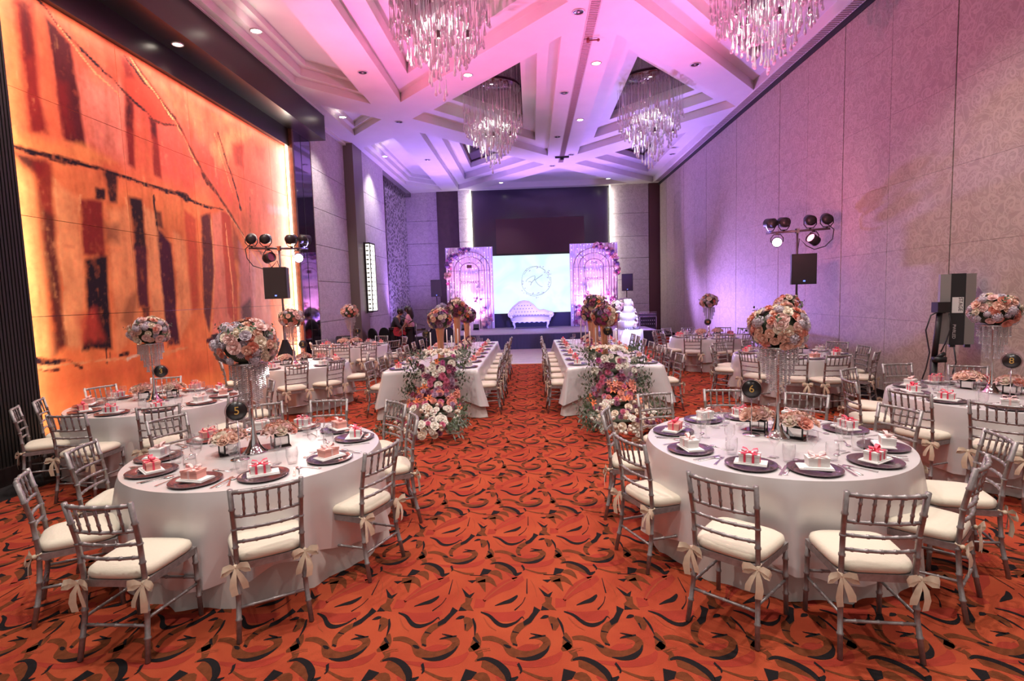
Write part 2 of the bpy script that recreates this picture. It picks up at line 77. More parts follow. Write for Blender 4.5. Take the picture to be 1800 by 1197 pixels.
MURAL_S = '''[[[[[6.31,5.5],[13.59,5.76],[13.22,3.2],[10.59,3.77],[7.69,3.9],[6.14,3.95]],"rosy",0.5,0.55],[[[6.14,3.95],[7.69,3.9],[10.59,3.77],[11.51,3.07],[11.25,1.17],[6.16,1.28]],"amber",0.3,0.45],[[[7.26,5.02],[8.14,5.14],[8.1,4.09],[7.41,4.14]],"pinkish",0.15,0.75],[[[8.35,4.98],[9.3,5.11],[9.93,4.24],[9.51,3.92],[8.88,4.02],[8.7,4.68]],"rosy2",0.15,0.7],[[[9.41,5.04],[10.45,4.93],[11.09,3.85],[10.2,4.13]],"rosy2",0.15,0.6],[[[11.13,5.38],[13.34,5.69],[13.28,3.64],[11.59,3.64]],"rosy",0.2,0.7],[[[6.3,5.2],[6.54,5.31],[6.55,4.59],[6.52,4.14],[6.18,4.11]],"orange",0.15,0.6],[[[6.74,5.62],[6.92,5.57],[6.94,4.9],[6.99,4.19],[6.78,4.16],[6.75,4.77]],"orange2",0.08,0.6],[[[6.51,5.6],[6.74,5.69],[6.72,4.76],[6.78,4.15],[6.52,4.1],[6.52,4.84]],"dred",0.05,0.9],[[[6.57,5.63],[6.66,5.68],[6.67,5.06],[6.58,4.97]],"maroon",0.05,0.8],[[[6.89,5.59],[7.26,5.41],[7.28,5.03],[7.36,4.11],[7.02,4.13],[6.98,4.86]],"maroon",0.03,0.92],[[[6.98,4.86],[7.14,4.86],[7.17,4.25],[7.02,4.13]],"dred",0.06,0.7],[[[8.14,5.65],[8.43,5.67],[9.33,5.14],[9.24,5.01],[8.71,4.89],[8.14,5.14]],"red",0.04,0.85],[[[8.17,5.62],[8.33,5.62],[8.4,5.43],[8.21,5.36]],"dred",0.05,0.8],[[[8.19,5.16],[8.35,5.01],[8.26,4.04],[8.12,4.07]],"dred",0.03,0.9],[[[8.21,5.1],[8.31,5.0],[8.27,4.63],[8.16,4.66]],"black",0.05,0.7],[[[8.67,4.9],[8.83,4.89],[8.86,4.0],[8.68,4.04]],"dred",0.03,0.8],[[[8.69,4.9],[8.83,4.89],[8.82,4.65],[8.7,4.68]],"black",0.04,0.7],[[[6.19,4.02],[7.41,4.14],[7.89,4.02],[7.38,3.91],[6.17,3.87]],"amber",0.06,0.7],[[[10.29,4.85],[11.15,5.52],[11.86,5.59],[11.09,5.1],[10.54,4.54]],"pale",0.08,0.45],[[[11.1,5.21],[11.54,5.27],[11.47,4.79],[11.18,4.81]],"dred",0.06,0.55],[[[12.06,5.4],[12.53,5.48],[12.38,5.14],[12.08,5.17]],"dred",0.05,0.45],[[[12.35,4.19],[13.61,4.23],[13.59,4.06],[12.43,4.0]],"mauve",0.05,0.5],[[[6.25,3.81],[6.7,3.81],[6.63,3.58],[6.43,3.68]],"black",0.05,0.85],[[[6.52,3.78],[6.79,3.8],[6.72,2.69],[6.74,1.48],[6.53,1.38],[6.53,2.45],[6.51,3.1]],"dred",0.05,0.85],[[[6.6,3.17],[6.74,3.13],[6.71,2.35],[6.73,1.49],[6.59,1.44],[6.57,2.34]],"brown",0.04,0.85],[[[6.21,3.47],[6.47,3.52],[6.49,2.34],[6.48,1.46],[6.18,1.43]],"amber2",0.12,0.8],[[[6.8,3.59],[7.16,3.39],[7.11,2.24],[6.97,1.39],[6.73,1.42],[6.76,2.46]],"pale",0.05,0.75],[[[7.16,3.38],[7.54,3.4],[7.51,2.62],[7.13,2.65]],"dred",0.03,0.9],[[[7.15,2.59],[7.54,2.66],[7.47,1.34],[6.96,1.38],[7.11,1.88]],"black",0.03,0.95],[[[6.94,1.88],[7.26,1.93],[7.36,1.49],[6.95,1.47]],"red",0.06,0.7],[[[7.45,3.58],[7.63,3.61],[7.61,3.45],[7.43,3.42]],"black",0.02,0.92],[[[7.59,3.88],[7.88,3.9],[7.83,3.45],[7.68,3.42]],"black",0.03,0.9],[[[7.62,3.32],[8.08,3.39],[8.06,2.52],[8.1,1.57],[7.56,1.28],[7.59,2.37]],"pale",0.06,0.6],[[[7.54,3.12],[7.84,3.13],[7.8,2.87],[7.53,2.84]],"brown",0.06,0.6],[[[7.85,2.05],[8.1,2.19],[7.91,1.55],[7.68,1.73]],"brown",0.05,0.55],[[[8.08,3.59],[8.35,3.57],[8.33,2.81],[8.08,2.79]],"black",0.03,0.92],[[[8.1,2.82],[8.35,2.84],[8.3,1.91],[8.08,1.91]],"purple",0.03,0.9],[[[8.14,1.91],[8.3,1.91],[8.23,1.53],[8.16,1.57]],"black",0.02,0.8],[[[8.37,3.44],[8.67,3.41],[8.7,2.84],[8.71,1.51],[8.31,1.4],[8.36,2.26]],"pale",0.04,0.8],[[[8.61,3.47],[8.77,3.43],[8.78,3.14],[8.62,3.19]],"black",0.03,0.75],[[[8.62,3.18],[8.96,2.95],[8.95,1.28],[8.65,1.27],[8.65,2.26]],"purple",0.03,0.93],[[[9.03,3.17],[9.33,3.05],[9.38,1.8],[8.98,1.34]],"pale",0.04,0.7],[[[9.37,3.59],[9.71,3.5],[9.57,1.87],[9.36,1.8]],"red",0.04,0.75],[[[9.85,3.58],[10.16,3.68],[10.14,2.62],[9.84,1.43],[9.72,1.79]],"purple",0.03,0.85],[[[10.19,3.65],[10.53,3.73],[10.51,2.46],[10.62,1.4],[9.88,1.26],[10.15,2.45]],"pinkish",0.04,0.8],[[[10.51,3.73],[10.82,3.72],[10.91,2.29],[10.78,1.37],[10.48,1.76]],"red",0.03,0.85],[[[10.88,3.55],[11.1,3.22],[11.1,2.67],[10.85,2.83]],"dred",0.05,0.6],[[[11.08,3.17],[11.68,2.69],[11.49,1.32],[10.88,1.33]],"mauve",0.06,0.7],[[[11.51,3.07],[12.26,2.82],[12.23,1.08],[11.48,1.24]],"mauve2",0.08,0.6],[[[10.98,1.84],[11.4,2.02],[11.38,1.35],[10.99,1.26]],"purple",0.05,0.8],[[[6.15,1.22],[12.9,1.03],[12.69,-0.43],[6.11,0.88]],"orange",0.1,0.5],[[[6.49,1.06],[7.87,1.11],[7.85,0.95],[6.54,0.88]],"red2",0.1,0.5],[[[7.84,0.85],[9.92,0.94],[9.89,0.69],[7.91,0.63]],"red2",0.1,0.5]],[[[[6.82,5.76],[7.08,5.57],[7.56,5.37],[8.14,5.14],[8.78,4.9]],"black",0.028],[[[8.23,5.67],[8.74,5.42],[9.33,5.14]],"black",0.032],[[[8.43,5.67],[8.79,5.41],[9.41,5.04],[9.96,4.4],[10.61,3.91],[11.27,3.33]],"brown",0.055],[[[8.36,5.71],[8.72,5.45],[9.32,5.07],[9.85,4.45]],"pale",0.02],[[[10.61,5.25],[10.85,4.78],[11.11,4.3],[11.26,3.88]],"black",0.04],[[[10.48,5.19],[10.72,4.7],[10.97,4.19]],"pale",0.018],[[[6.17,3.87],[6.46,3.87],[6.89,3.88],[7.3,3.86],[7.69,3.87]],"black",0.05],[[[7.69,3.87],[8.12,3.86],[8.5,3.84],[8.91,3.82],[9.37,3.82]],"black",0.035],[[[9.25,3.83],[9.49,3.82]],"black",0.07],[[[9.43,3.81],[10.01,3.78],[10.59,3.77]],"black",0.025],[[[8.63,4.88],[9.34,5.0]],"brown",0.03],[[[10.67,3.79],[11.27,3.33],[12.22,2.52],[12.61,1.48]],"pale",0.02],[[[11.53,3.26],[12.46,2.73],[12.99,1.67]],"purple",0.03],[[[6.23,1.36],[6.46,1.3],[6.72,1.28],[6.92,1.16]],"black",0.055],[[[6.25,1.29],[6.57,1.19]],"brown",0.05],[[[7.37,1.35],[7.36,1.16]],"black",0.022],[[[7.43,1.35],[7.42,1.19]],"black",0.02],[[[7.61,1.24],[7.76,1.26]],"black",0.05],[[[6.16,1.28],[6.92,1.22],[7.88,1.18],[9.15,1.19]],"pale",0.035],[[[7.75,1.18],[8.27,1.19]],"white",0.03],[[[9.75,1.28],[10.41,1.27],[11.28,1.39]],"purple",0.055],[[[9.9,1.35],[10.27,1.35]],"black",0.04],[[[8.64,3.69],[8.63,3.12]],"black",0.02],[[[8.01,3.55],[8.04,3.19]],"pale",0.018],[[[6.81,3.59],[6.81,2.92],[6.77,2.23],[6.75,1.49]],"pale",0.022],[[[8.38,3.51],[8.41,2.54],[8.41,1.83]],"pale",0.018],[[[9.25,3.04],[9.17,2.27]],"pale",0.016],[[[10.16,3.63],[10.17,2.62],[9.9,1.45]],"pale",0.02],[[[10.64,3.52],[10.74,2.29],[10.68,1.57]],"pale",0.018],[[[7.18,3.43],[7.13,3.25]],"pale",0.03],[[[11.67,4.22],[11.4,2.3]],"brown",0.014],[[[7.08,5.57],[7.54,5.25],[8.08,5.02]],"pale",0.014]]]'''
# ---------------------------------------------------------------- materials
MATS = {}
def mat(name, col, rough=.5, metal=0.0, emit=None, es=0.0, noise=None, bump=None, sheen=0.0, trans=0.0, spec=.5, coat=0.0):
    if name in MATS: return MATS[name]
    m = bpy.data.materials.new(name); m.use_nodes = True; nt = m.node_tree
    b = nt.nodes['Principled BSDF']; I = b.inputs
    I['Base Color'].default_value = (*col, 1); I['Roughness'].default_value = rough; I['Metallic'].default_value = metal
    I['Specular IOR Level'].default_value = spec
    if sheen: I['Sheen Weight'].default_value = sheen
    if trans: I['Transmission Weight'].default_value = trans
    if coat: I['Coat Weight'].default_value = coat
    if emit: I['Emission Color'].default_value = (*emit, 1); I['Emission Strength'].default_value = es
    if noise or bump:
        tc = nt.nodes.new('ShaderNodeTexCoord')
    if noise:
        sc, amt = noise[:2]
        n = nt.nodes.new('ShaderNodeTexNoise'); n.inputs['Scale'].default_value = sc; n.inputs['Detail'].default_value = 4
        nt.links.new(tc.outputs['Object'], n.inputs['Vector'])
        r = nt.nodes.new('ShaderNodeValToRGB'); e = r.color_ramp.elements
        d = noise[2] if len(noise) > 2 else tuple(c*(1-amt) for c in col)
        l = tuple(min(1, c*(1+amt*.6)) for c in col) if len(noise) < 3 else col
        e[0].position = .32; e[0].color = (*d, 1); e[1].position = .68; e[1].color = (*l, 1)
        nt.links.new(n.outputs['Fac'], r.inputs['Fac']); nt.links.new(r.outputs['Color'], I['Base Color'])
    if bump:
        n2 = nt.nodes.new('ShaderNodeTexNoise'); n2.inputs['Scale'].default_value = bump[0]; n2.inputs['Detail'].default_value = 3
        nt.links.new(tc.outputs['Object'], n2.inputs['Vector'])
        bp = nt.nodes.new('ShaderNodeBump'); bp.inputs['Strength'].default_value = bump[1]; bp.inputs['Distance'].default_value = .01
        nt.links.new(n2.outputs['Fac'], bp.inputs['Height']); nt.links.new(bp.outputs['Normal'], I['Normal'])
    MATS[name] = m; return m
def mathn(nt, op, a, b=None, c=None):
    n = nt.nodes.new('ShaderNodeMath'); n.operation = op
    for i, v in enumerate((a, b, c)):
        if v is None: continue
        if isinstance(v, (int, float)): n.inputs[i].default_value = v
        else: nt.links.new(v, n.inputs[i])
    return n.outputs[0]
def wallpaper(name, dark, lite, s=2.6, rough=.6):
    # woven wallpaper with scrolls: a spiral round every cell point, two sizes
    m = bpy.data.materials.new(name); m.use_nodes = True; nt = m.node_tree; b = nt.nodes['Principled BSDF']
    g = nt.nodes.new('ShaderNodeNewGeometry'); sp = nt.nodes.new('ShaderNodeSeparateXYZ'); nt.links.new(g.outputs['Position'], sp.inputs[0])
    u = mathn(nt, 'ADD', sp.outputs[0], sp.outputs[1])
    cb = nt.nodes.new('ShaderNodeCombineXYZ'); nt.links.new(u, cb.inputs[0]); nt.links.new(sp.outputs[2], cb.inputs[1])
    ns = nt.nodes.new('ShaderNodeTexNoise'); ns.inputs['Scale'].default_value = 3.0; nt.links.new(cb.outputs[0], ns.inputs['Vector'])
    va = nt.nodes.new('ShaderNodeVectorMath'); va.operation = 'MULTIPLY_ADD'
    nt.links.new(ns.outputs['Color'], va.inputs[0]); va.inputs[1].default_value = (.16, .16, 0); nt.links.new(cb.outputs[0], va.inputs[2])
    acc = None
    for scale, freq, off in ((s, 21.0*s, 0.0), (s*2.1, 50.0*s, 3.7)):
        v = nt.nodes.new('ShaderNodeTexVoronoi'); v.voronoi_dimensions = '2D'; v.inputs['Scale'].default_value = scale
        ad = nt.nodes.new('ShaderNodeVectorMath'); ad.operation = 'ADD'; nt.links.new(va.outputs[0], ad.inputs[0]); ad.inputs[1].default_value = (off, off, 0)
        nt.links.new(ad.outputs[0], v.inputs['Vector'])
        sb = nt.nodes.new('ShaderNodeVectorMath'); sb.operation = 'SUBTRACT'; nt.links.new(ad.outputs[0], sb.inputs[0]); nt.links.new(v.outputs['Position'], sb.inputs[1])
        ln = nt.nodes.new('ShaderNodeVectorMath'); ln.operation = 'LENGTH'; nt.links.new(sb.outputs[0], ln.inputs[0])
        s2 = nt.nodes.new('ShaderNodeSeparateXYZ'); nt.links.new(sb.outputs[0], s2.inputs[0])
        an = mathn(nt, 'ARCTAN2', s2.outputs[1], s2.outputs[0])
        ph = mathn(nt, 'MULTIPLY_ADD', ln.outputs['Value'], freq, an)
        sn = mathn(nt, 'SINE', ph)
        st = mathn(nt, 'MULTIPLY_ADD', sn, 2.2, -.35)
        cl = nt.nodes.new('ShaderNodeClamp'); nt.links.new(st, cl.inputs[0])
        near = mathn(nt, 'LESS_THAN', ln.outputs['Value'], .42/scale)
        pr = mathn(nt, 'MULTIPLY', cl.outputs[0], near)
        acc = pr if acc is None else mathn(nt, 'MAXIMUM', acc, mathn(nt, 'MULTIPLY', pr, .8))
    nc = nt.nodes.new('ShaderNodeTexNoise'); nc.inputs['Scale'].default_value = s*.8; nc.inputs['Detail'].default_value = 1.0; nc.inputs['Distortion'].default_value = 1.6; nt.links.new(cb.outputs[0], nc.inputs['Vector'])
    cs = mathn(nt, 'SINE', mathn(nt, 'MULTIPLY', nc.outputs['Fac'], 46.0)); cs = mathn(nt, 'MULTIPLY_ADD', cs, 1.4, -.2)
    ccl = nt.nodes.new('ShaderNodeClamp'); nt.links.new(cs, ccl.inputs[0]); acc = mathn(nt, 'MAXIMUM', acc, mathn(nt, 'MULTIPLY', ccl.outputs[0], .75))
    ns2 = nt.nodes.new('ShaderNodeTexNoise'); ns2.inputs['Scale'].default_value = 7.0; nt.links.new(cb.outputs[0], ns2.inputs['Vector'])
    fac = mathn(nt, 'MULTIPLY_ADD', ns2.outputs['Fac'], .55, mathn(nt, 'MULTIPLY', acc, .65))
    fac = mathn(nt, 'SUBTRACT', fac, .12)
    mx = nt.nodes.new('ShaderNodeMix'); mx.data_type = 'RGBA'; mx.clamp_factor = True
    nt.links.new(fac, mx.inputs[0]); mx.inputs[6].default_value = (*dark, 1); mx.inputs[7].default_value = (*lite, 1)
    nt.links.new(mx.outputs[2], b.inputs['Base Color']); b.inputs['Roughness'].default_value = rough
    MATS[name] = m; return m
def clear_glass(name, tint=(1, 1, 1), ior=1.45, body=.06):
    m = bpy.data.materials.new(name); m.use_nodes = True; nt = m.node_tree; nt.nodes.clear()
    out = nt.nodes.new('ShaderNodeOutputMaterial'); tr = nt.nodes.new('ShaderNodeBsdfTransparent'); tr.inputs[0].default_value = (*tint, 1)
    gl = nt.nodes.new('ShaderNodeBsdfGlossy'); gl.inputs['Roughness'].default_value = .03
    mx = nt.nodes.new('ShaderNodeMixShader'); lw = nt.nodes.new('ShaderNodeLayerWeight'); lw.inputs[0].default_value = .5
    f = mathn(nt, 'MULTIPLY_ADD', mathn(nt, 'POWER', lw.outputs['Facing'], 3.0), .55*(ior/1.45), body)
    nt.links.new(f, mx.inputs[0]); nt.links.new(tr.outputs[0], mx.inputs[1]); nt.links.new(gl.outputs[0], mx.inputs[2]); nt.links.new(mx.outputs[0], out.inputs[0])
    MATS[name] = m; return m
def vcol_mat(name, rough=.55, scale=22.0):
    m = bpy.data.materials.new(name); m.use_nodes = True; nt = m.node_tree; b = nt.nodes['Principled BSDF']
    a = nt.nodes.new('ShaderNodeAttribute'); a.attribute_name = 'paint'
    g = nt.nodes.new('ShaderNodeNewGeometry'); n = nt.nodes.new('ShaderNodeTexNoise'); n.inputs['Scale'].default_value = scale*.5; n.inputs['Detail'].default_value = 9; n.inputs['Roughness'].default_value = .7
    nt.links.new(g.outputs['Position'], n.inputs['Vector'])
    mx = nt.nodes.new('ShaderNodeMix'); mx.data_type = 'RGBA'; mx.blend_type = 'OVERLAY'; mx.inputs[0].default_value = .25
    nt.links.new(a.outputs['Color'], mx.inputs[6]); nt.links.new(n.outputs['Fac'], mx.inputs[7]); nt.links.new(mx.outputs[2], b.inputs['Base Color'])
    b.inputs['Roughness'].default_value = rough; b.inputs['Specular IOR Level'].default_value = .12
    MATS[name] = m; return m

silver = mat('silver_paint', (.30, .265, .262), .36, .38, noise=(30, .25))
ivory = mat('ivory_cushion', (.67, .59, .47), .8, bump=(60, .15), sheen=.2)
beige = mat('beige_ribbon', (.68, .55, .4), .75, sheen=.2, noise=(14, .18))
satin = mat('satin_cloth', (.69, .655, .65), .34, .28, spec=.7, noise=(3, .05), bump=(5, .08))
linen = mat('linen_cloth', (.62, .56, .52), .7, sheen=.2, noise=(4, .06))
white = mat('white_paint', (.78, .74, .74), .55)
ceil_m = mat('ceiling_paint', (.74, .70, .70), .6, noise=(2, .03))
dark_gloss = mat('dark_gloss', (.030, .018, .018), .12, spec=.6)
dark_mirror = mat('dark_mirror', (.16, .12, .15), .04, .9)
brown_wood = mat('brown_wood', (.10, .045, .03), .4, noise=(8, .4))
dark_rib = mat('dark_ribbed_panel', (.013, .009, .008), .6)
black = mat('black_plastic', (.018, .016, .018), .45)
blackcloth = mat('black_cloth', (.014, .012, .016), .9)
chrome = mat('chrome', (.75, .73, .73), .09, 1.0)
steel = mat('cutlery_steel', (.80, .78, .77), .26, 1.0)
gold = mat('brushed_gold', (.75, .42, .25), .3, .85)
charger_m = mat('charger_glaze', (.16, .105, .125), .16, .55, coat=.6)
paper_w = mat('white_card', (.85, .81, .78), .5)
paper_p = mat('salmon_card', (.86, .40, .34), .55)
hot = mat('hot_pink_ribbon', (.86, .06, .12), .4, sheen=.2)
blush = mat('blush_ribbon', (.92, .58, .55), .45, sheen=.2)
napkin_m = mat('white_napkin', (.84, .80, .78), .8)
glass = clear_glass('clear_glass')
crystal = mat('crystal_bead', (.93, .86, .88), .05, trans=.45, spec=.9)
drop_glass = mat('drop_glass', (.97, .95, .97), .04, trans=.66)
leafg = mat('leaf_green', (.075, .11, .055), .6, noise=(9, .4))
sagem = mat('sage_green', (.20, .24, .19), .65, noise=(9, .3))
foam = mat('moss_green', (.05, .06, .035), .9)
lamp_on = mat('lamp_glow', (1, 1, 1), .4, emit=(1, .88, .74), es=14)
strip_on = mat('cove_strip', (1, 1, 1), .4, emit=(1, .80, .52), es=9)
pilaster_on = mat('pilaster_strip', (1, 1, 1), .4, emit=(1, .93, .76), es=7)
goldprint = mat('gold_print', (.72, .46, .12), .4, .4)
skin_m = mat('skin', (.45, .25, .17), .55)
wp_right = wallpaper('scroll_wallpaper', (.345, .275, .235), (.50, .425, .365), 3.8)
wp_left = wallpaper('damask_wallpaper', (.40, .34, .38), (.64, .57, .61), 5.0)
FLOWERS = dict(cream=(.80, .66, .52), white=(.86, .80, .70), peach=(.80, .47, .36), blush=(.82, .52, .48), coral=(.72, .25, .18), mauve=(.42, .24, .36), lilac=(.53, .44, .50),
               plum=(.20, .045, .10), rose=(.60, .12, .22), orange=(.80, .20, .06), magenta=(.55, .09, .30), purple=(.17, .09, .24))
FM = {k: mat('petal_'+k, v, .6, noise=(18, .3), sheen=.15) for k, v in FLOWERS.items()}

# ---------------------------------------------------------------- mesh building
class MB:
    def __init__(s): s.v = []; s.f = []; s.mi = []; s.cur = 0
    def add(s, vs, fs):
        b = len(s.v); s.v += [tuple(v) for v in vs]; s.f += [tuple(i+b for i in f) for f in fs]; s.mi += [s.cur]*len(fs)
    def box(s, c, d, rz=0.0, taper=1.0):
        x, y, z = d[0]/2, d[1]/2, d[2]/2; cs, sn = math.cos(rz), math.sin(rz); vs = []
        for k, t in ((-z, 1.0), (z, taper)):
            for a, b in ((-x, -y), (x, -y), (x, y), (-x, y)):
                vs.append((c[0]+(a*cs-b*sn)*t, c[1]+(a*sn+b*cs)*t, c[2]+k))
        s.add(vs, [(3, 2, 1, 0), (4, 5, 6, 7), (0, 1, 5, 4), (1, 2, 6, 5), (2, 3, 7, 6), (3, 0, 4, 7)]); return s
    def b2(s, lo, hi): return s.box([(a+b)/2 for a, b in zip(lo, hi)], [b-a for a, b in zip(lo, hi)])
    def tube(s, pts, r, n=8, cap=True):
        P = [Vector(p) for p in pts]; k = len(P); rr = r if isinstance(r, (list, tuple)) else [r]*k
        T = [(P[min(i+1, k-1)]-P[max(i-1, 0)]).normalized() for i in range(k)]
        up = Vector((0, 0, 1)) if abs(T[0].z) < .9 else Vector((1, 0, 0))
        N = T[0].cross(up).normalized(); vs = []
        for i in range(k):
            N = (N - T[i]*N.dot(T[i])).normalized(); B = T[i].cross(N)
            for j in range(n):
                a = 2*PI*j/n; vs.append(P[i]+(N*math.cos(a)+B*math.sin(a))*rr[i])
        fs = [(i*n+j, i*n+(j+1) % n, (i+1)*n+(j+1) % n, (i+1)*n+j) for i in range(k-1) for j in range(n)]
        if cap: fs += [tuple(range(n-1, -1, -1)), tuple((k-1)*n+j for j in range(n))]
        s.add(vs, fs); return s
    def lathe(s, prof, n=24, c=(0, 0, 0), cap=False):
        vs = []; k = len(prof)
        for r, z in prof:
            for j in range(n): a = 2*PI*j/n; vs.append((c[0]+r*math.cos(a), c[1]+r*math.sin(a), c[2]+z))
        fs = [(i*n+j, i*n+(j+1) % n, (i+1)*n+(j+1) % n, (i+1)*n+j) for i in range(k-1) for j in range(n)]
        if cap: fs += [tuple(range(n-1, -1, -1)), tuple((k-1)*n+j for j in range(n))]
        s.add(vs, fs); return s
    def ball(s, c, r, n=10, rings=6):
        rx, ry, rz = r if isinstance(r, (list, tuple)) else (r, r, r); vs = [(c[0], c[1], c[2]-rz)]
        for i in range(1, rings):
            t = -PI/2+PI*i/rings
            for j in range(n): a = 2*PI*j/n; vs.append((c[0]+rx*math.cos(t)*math.cos(a), c[1]+ry*math.cos(t)*math.sin(a), c[2]+rz*math.sin(t)))
        vs.append((c[0], c[1], c[2]+rz)); L = len(vs)-1
        fs = [(0, 1+(j+1) % n, 1+j) for j in range(n)]
        for i in range(rings-2): fs += [(1+i*n+j, 1+i*n+(j+1) % n, 1+(i+1)*n+(j+1) % n, 1+(i+1)*n+j) for j in range(n)]
        fs += [(L, 1+(rings-2)*n+j, 1+(rings-2)*n+(j+1) % n) for j in range(n)]
        s.add(vs, fs); return s
    def prism(s, poly, z0, z1):
        n = len(poly); vs = [(x, y, z0) for x, y in poly]+[(x, y, z1) for x, y in poly]
        s.add(vs, [tuple(range(n-1, -1, -1)), tuple(range(n, 2*n))]+[(i, (i+1) % n, n+(i+1) % n, n+i) for i in range(n)]); return s
    def quad(s, a, b, c, d): s.add((a, b, c, d), [(0, 1, 2, 3)]); return s
    def ribbon(s, pts, width, wdir, th=.002):
        w = Vector(wdir).normalized()
        P = [Vector(p) for p in pts]; k = len(P); vs = []
        for i, p in enumerate(P):
            ww = width[i] if isinstance(width, (list, tuple)) else width
            vs += [p-w*ww/2, p+w*ww/2]
        fs = [(2*i, 2*i+1, 2*i+3, 2*i+2) for i in range(k-1)]
        s.add(vs, fs); return s
    def xf(s, M, start=0):
        s.v = s.v[:start]+[tuple(M @ Vector(v)) for v in s.v[start:]]; return s
    def mesh(s, name, mats, smooth=True, angle=None):
        me = bpy.data.meshes.new(name); me.from_pydata(s.v, [], s.f)
        for m in (mats if isinstance(mats, (list, tuple)) else [mats]): me.materials.append(m)
        if any(s.mi): me.polygons.foreach_set('material_index', s.mi)
        if smooth: me.polygons.foreach_set('use_smooth', [True]*len(s.f))
        me.update()
        if smooth and angle:
            try: me.set_sharp_from_angle(angle=math.radians(angle))
            except Exception: pass
        return me
def obj(name, me, parent=None, loc=(0, 0, 0), rot=(0, 0, 0), scale=None, kind=None):
    o = bpy.data.objects.new(name, me); COL.objects.link(o); o.location = loc; o.rotation_euler = rot
    if scale is not None: o.scale = scale if isinstance(scale, (list, tuple)) else (scale,)*3
    if parent is not None: o.parent = parent
    if kind: o['kind'] = kind
    return o
def tag(o, label, cat, group=None, kind=None):
    o['label'] = label; o['category'] = cat
    if group: o['group'] = group
    if kind: o['kind'] = kind
    return o
def thing(name, label, cat, loc=(0, 0, 0), rz=0.0, group=None):
    o = bpy.data.objects.new(name, None); COL.objects.link(o); o.location = loc; o.rotation_euler = (0, 0, rz); o.empty_display_size = .1
    return tag(o, label, cat, group)
class Kit:                       # a thing's parts, placed again and again with shared meshes
    def __init__(s): s.p = []
    def part(s, name, me, loc=(0, 0, 0), rot=(0, 0, 0), scale=None, kind=None, subs=()): s.p.append((name, me, loc, rot, scale, kind, subs)); return s
    def place(s, name, label, cat, loc, rz=0.0, group=None):
        t = thing(name, label, cat, loc, rz, group)
        for n, me, l, r, sc, k, subs in s.p:
            o = obj(n, me, t, l, r, sc, k)
            for n2, me2, l2, r2 in subs: obj(n2, me2, o, l2, r2)
        return t
def struct(name, me, parent=None, loc=(0, 0, 0), rot=(0, 0, 0)): return obj(name, me, parent, loc, rot, kind='structure' if parent is None else None)
def boxmesh(name, lo, hi, m): return MB().b2(lo, hi).mesh(name, m, False)
ORD = ['first', 'second', 'third', 'fourth', 'fifth', 'sixth', 'seventh', 'eighth', 'ninth', 'tenth', 'eleventh', 'twelfth']
def font_mesh(txt, size, ext=.001, align='CENTER'):
    c = bpy.data.curves.new('lettering', 'FONT'); c.body = txt; c.size = size; c.extrude = ext; c.align_x = align; c.align_y = 'CENTER'; c.resolution_u = 3
    o = bpy.data.objects.new('lettering', c); COL.objects.link(o)
    dg = bpy.context.evaluated_depsgraph_get(); me = bpy.data.meshes.new_from_object(o.evaluated_get(dg))
    bpy.data.objects.remove(o); return me
# ---------------------------------------------------------------- floor
carpet_m = mat('carpet_pile', (.36, .064, .025), .95, noise=(2.2, .2, (.29, .040, .019)), bump=(260, .35), spec=.1)
car_black = mat('carpet_black', (.012, .009, .010), .95, bump=(260, .3), spec=.1)
car_brown = mat('carpet_brown', (.13, .034, .013), .95, bump=(260, .3), noise=(30, .2), spec=.1)
car_red = mat('carpet_red', (.28, .033, .02), .95, bump=(260, .3), noise=(3, .12), spec=.1)
car_line = mat('carpet_line', (.27, .05, .022), .95, bump=(260, .3), spec=.1)
border_m = mat('carpet_border', (.022, .018, .019), .95, noise=(6, .3), bump=(200, .3), spec=.1)
parquet_m = mat('parquet', (.46, .34, .32), .3, noise=(5, .14))
XL, XR, YB, YN = -5.85, 6.0, 26.0, -3.0
fl = struct('floor', boxmesh('floor', (XL-.6, YN, -.05), (XR+.3, YB+.3, 0), carpet_m))
obj('border_left', boxmesh('border', (XL-.15, YN, -.01), (-5.45, YB, .0022), border_m), fl)
obj('border_right', boxmesh('border', (5.62, YN, -.01), (XR+.1, YB, .0022), border_m), fl)
pb = MB(); pb.b2((-3.2, 14.98, -.01), (3.2, 19.2, .004)); obj('dance_floor', pb.mesh('dance_floor', parquet_m, False), fl)
for i in range(13):
    for j in range(8):
        x0 = -3.2+i*6.4/13; y0 = 14.98+j*.5
        if -1.2 < x0 < .9 and y0 < 18.9:
            obj('parquet_tile', boxmesh('parquet_tile', (x0+.004, y0+.004, 0), (x0+6.4/13-.004, y0+.496, .009), parquet_m), fl)
obj('edge_strip', boxmesh('edge_strip', (-3.2, 14.9, 0), (3.2, 14.98, .012), mat('brass_edge', (.72, .5, .22), .35, .4)), fl)
CARPET = json.loads(CARPET_S)
TX, TY, PX, PY = 0.239, 2.62, .512, 1.04
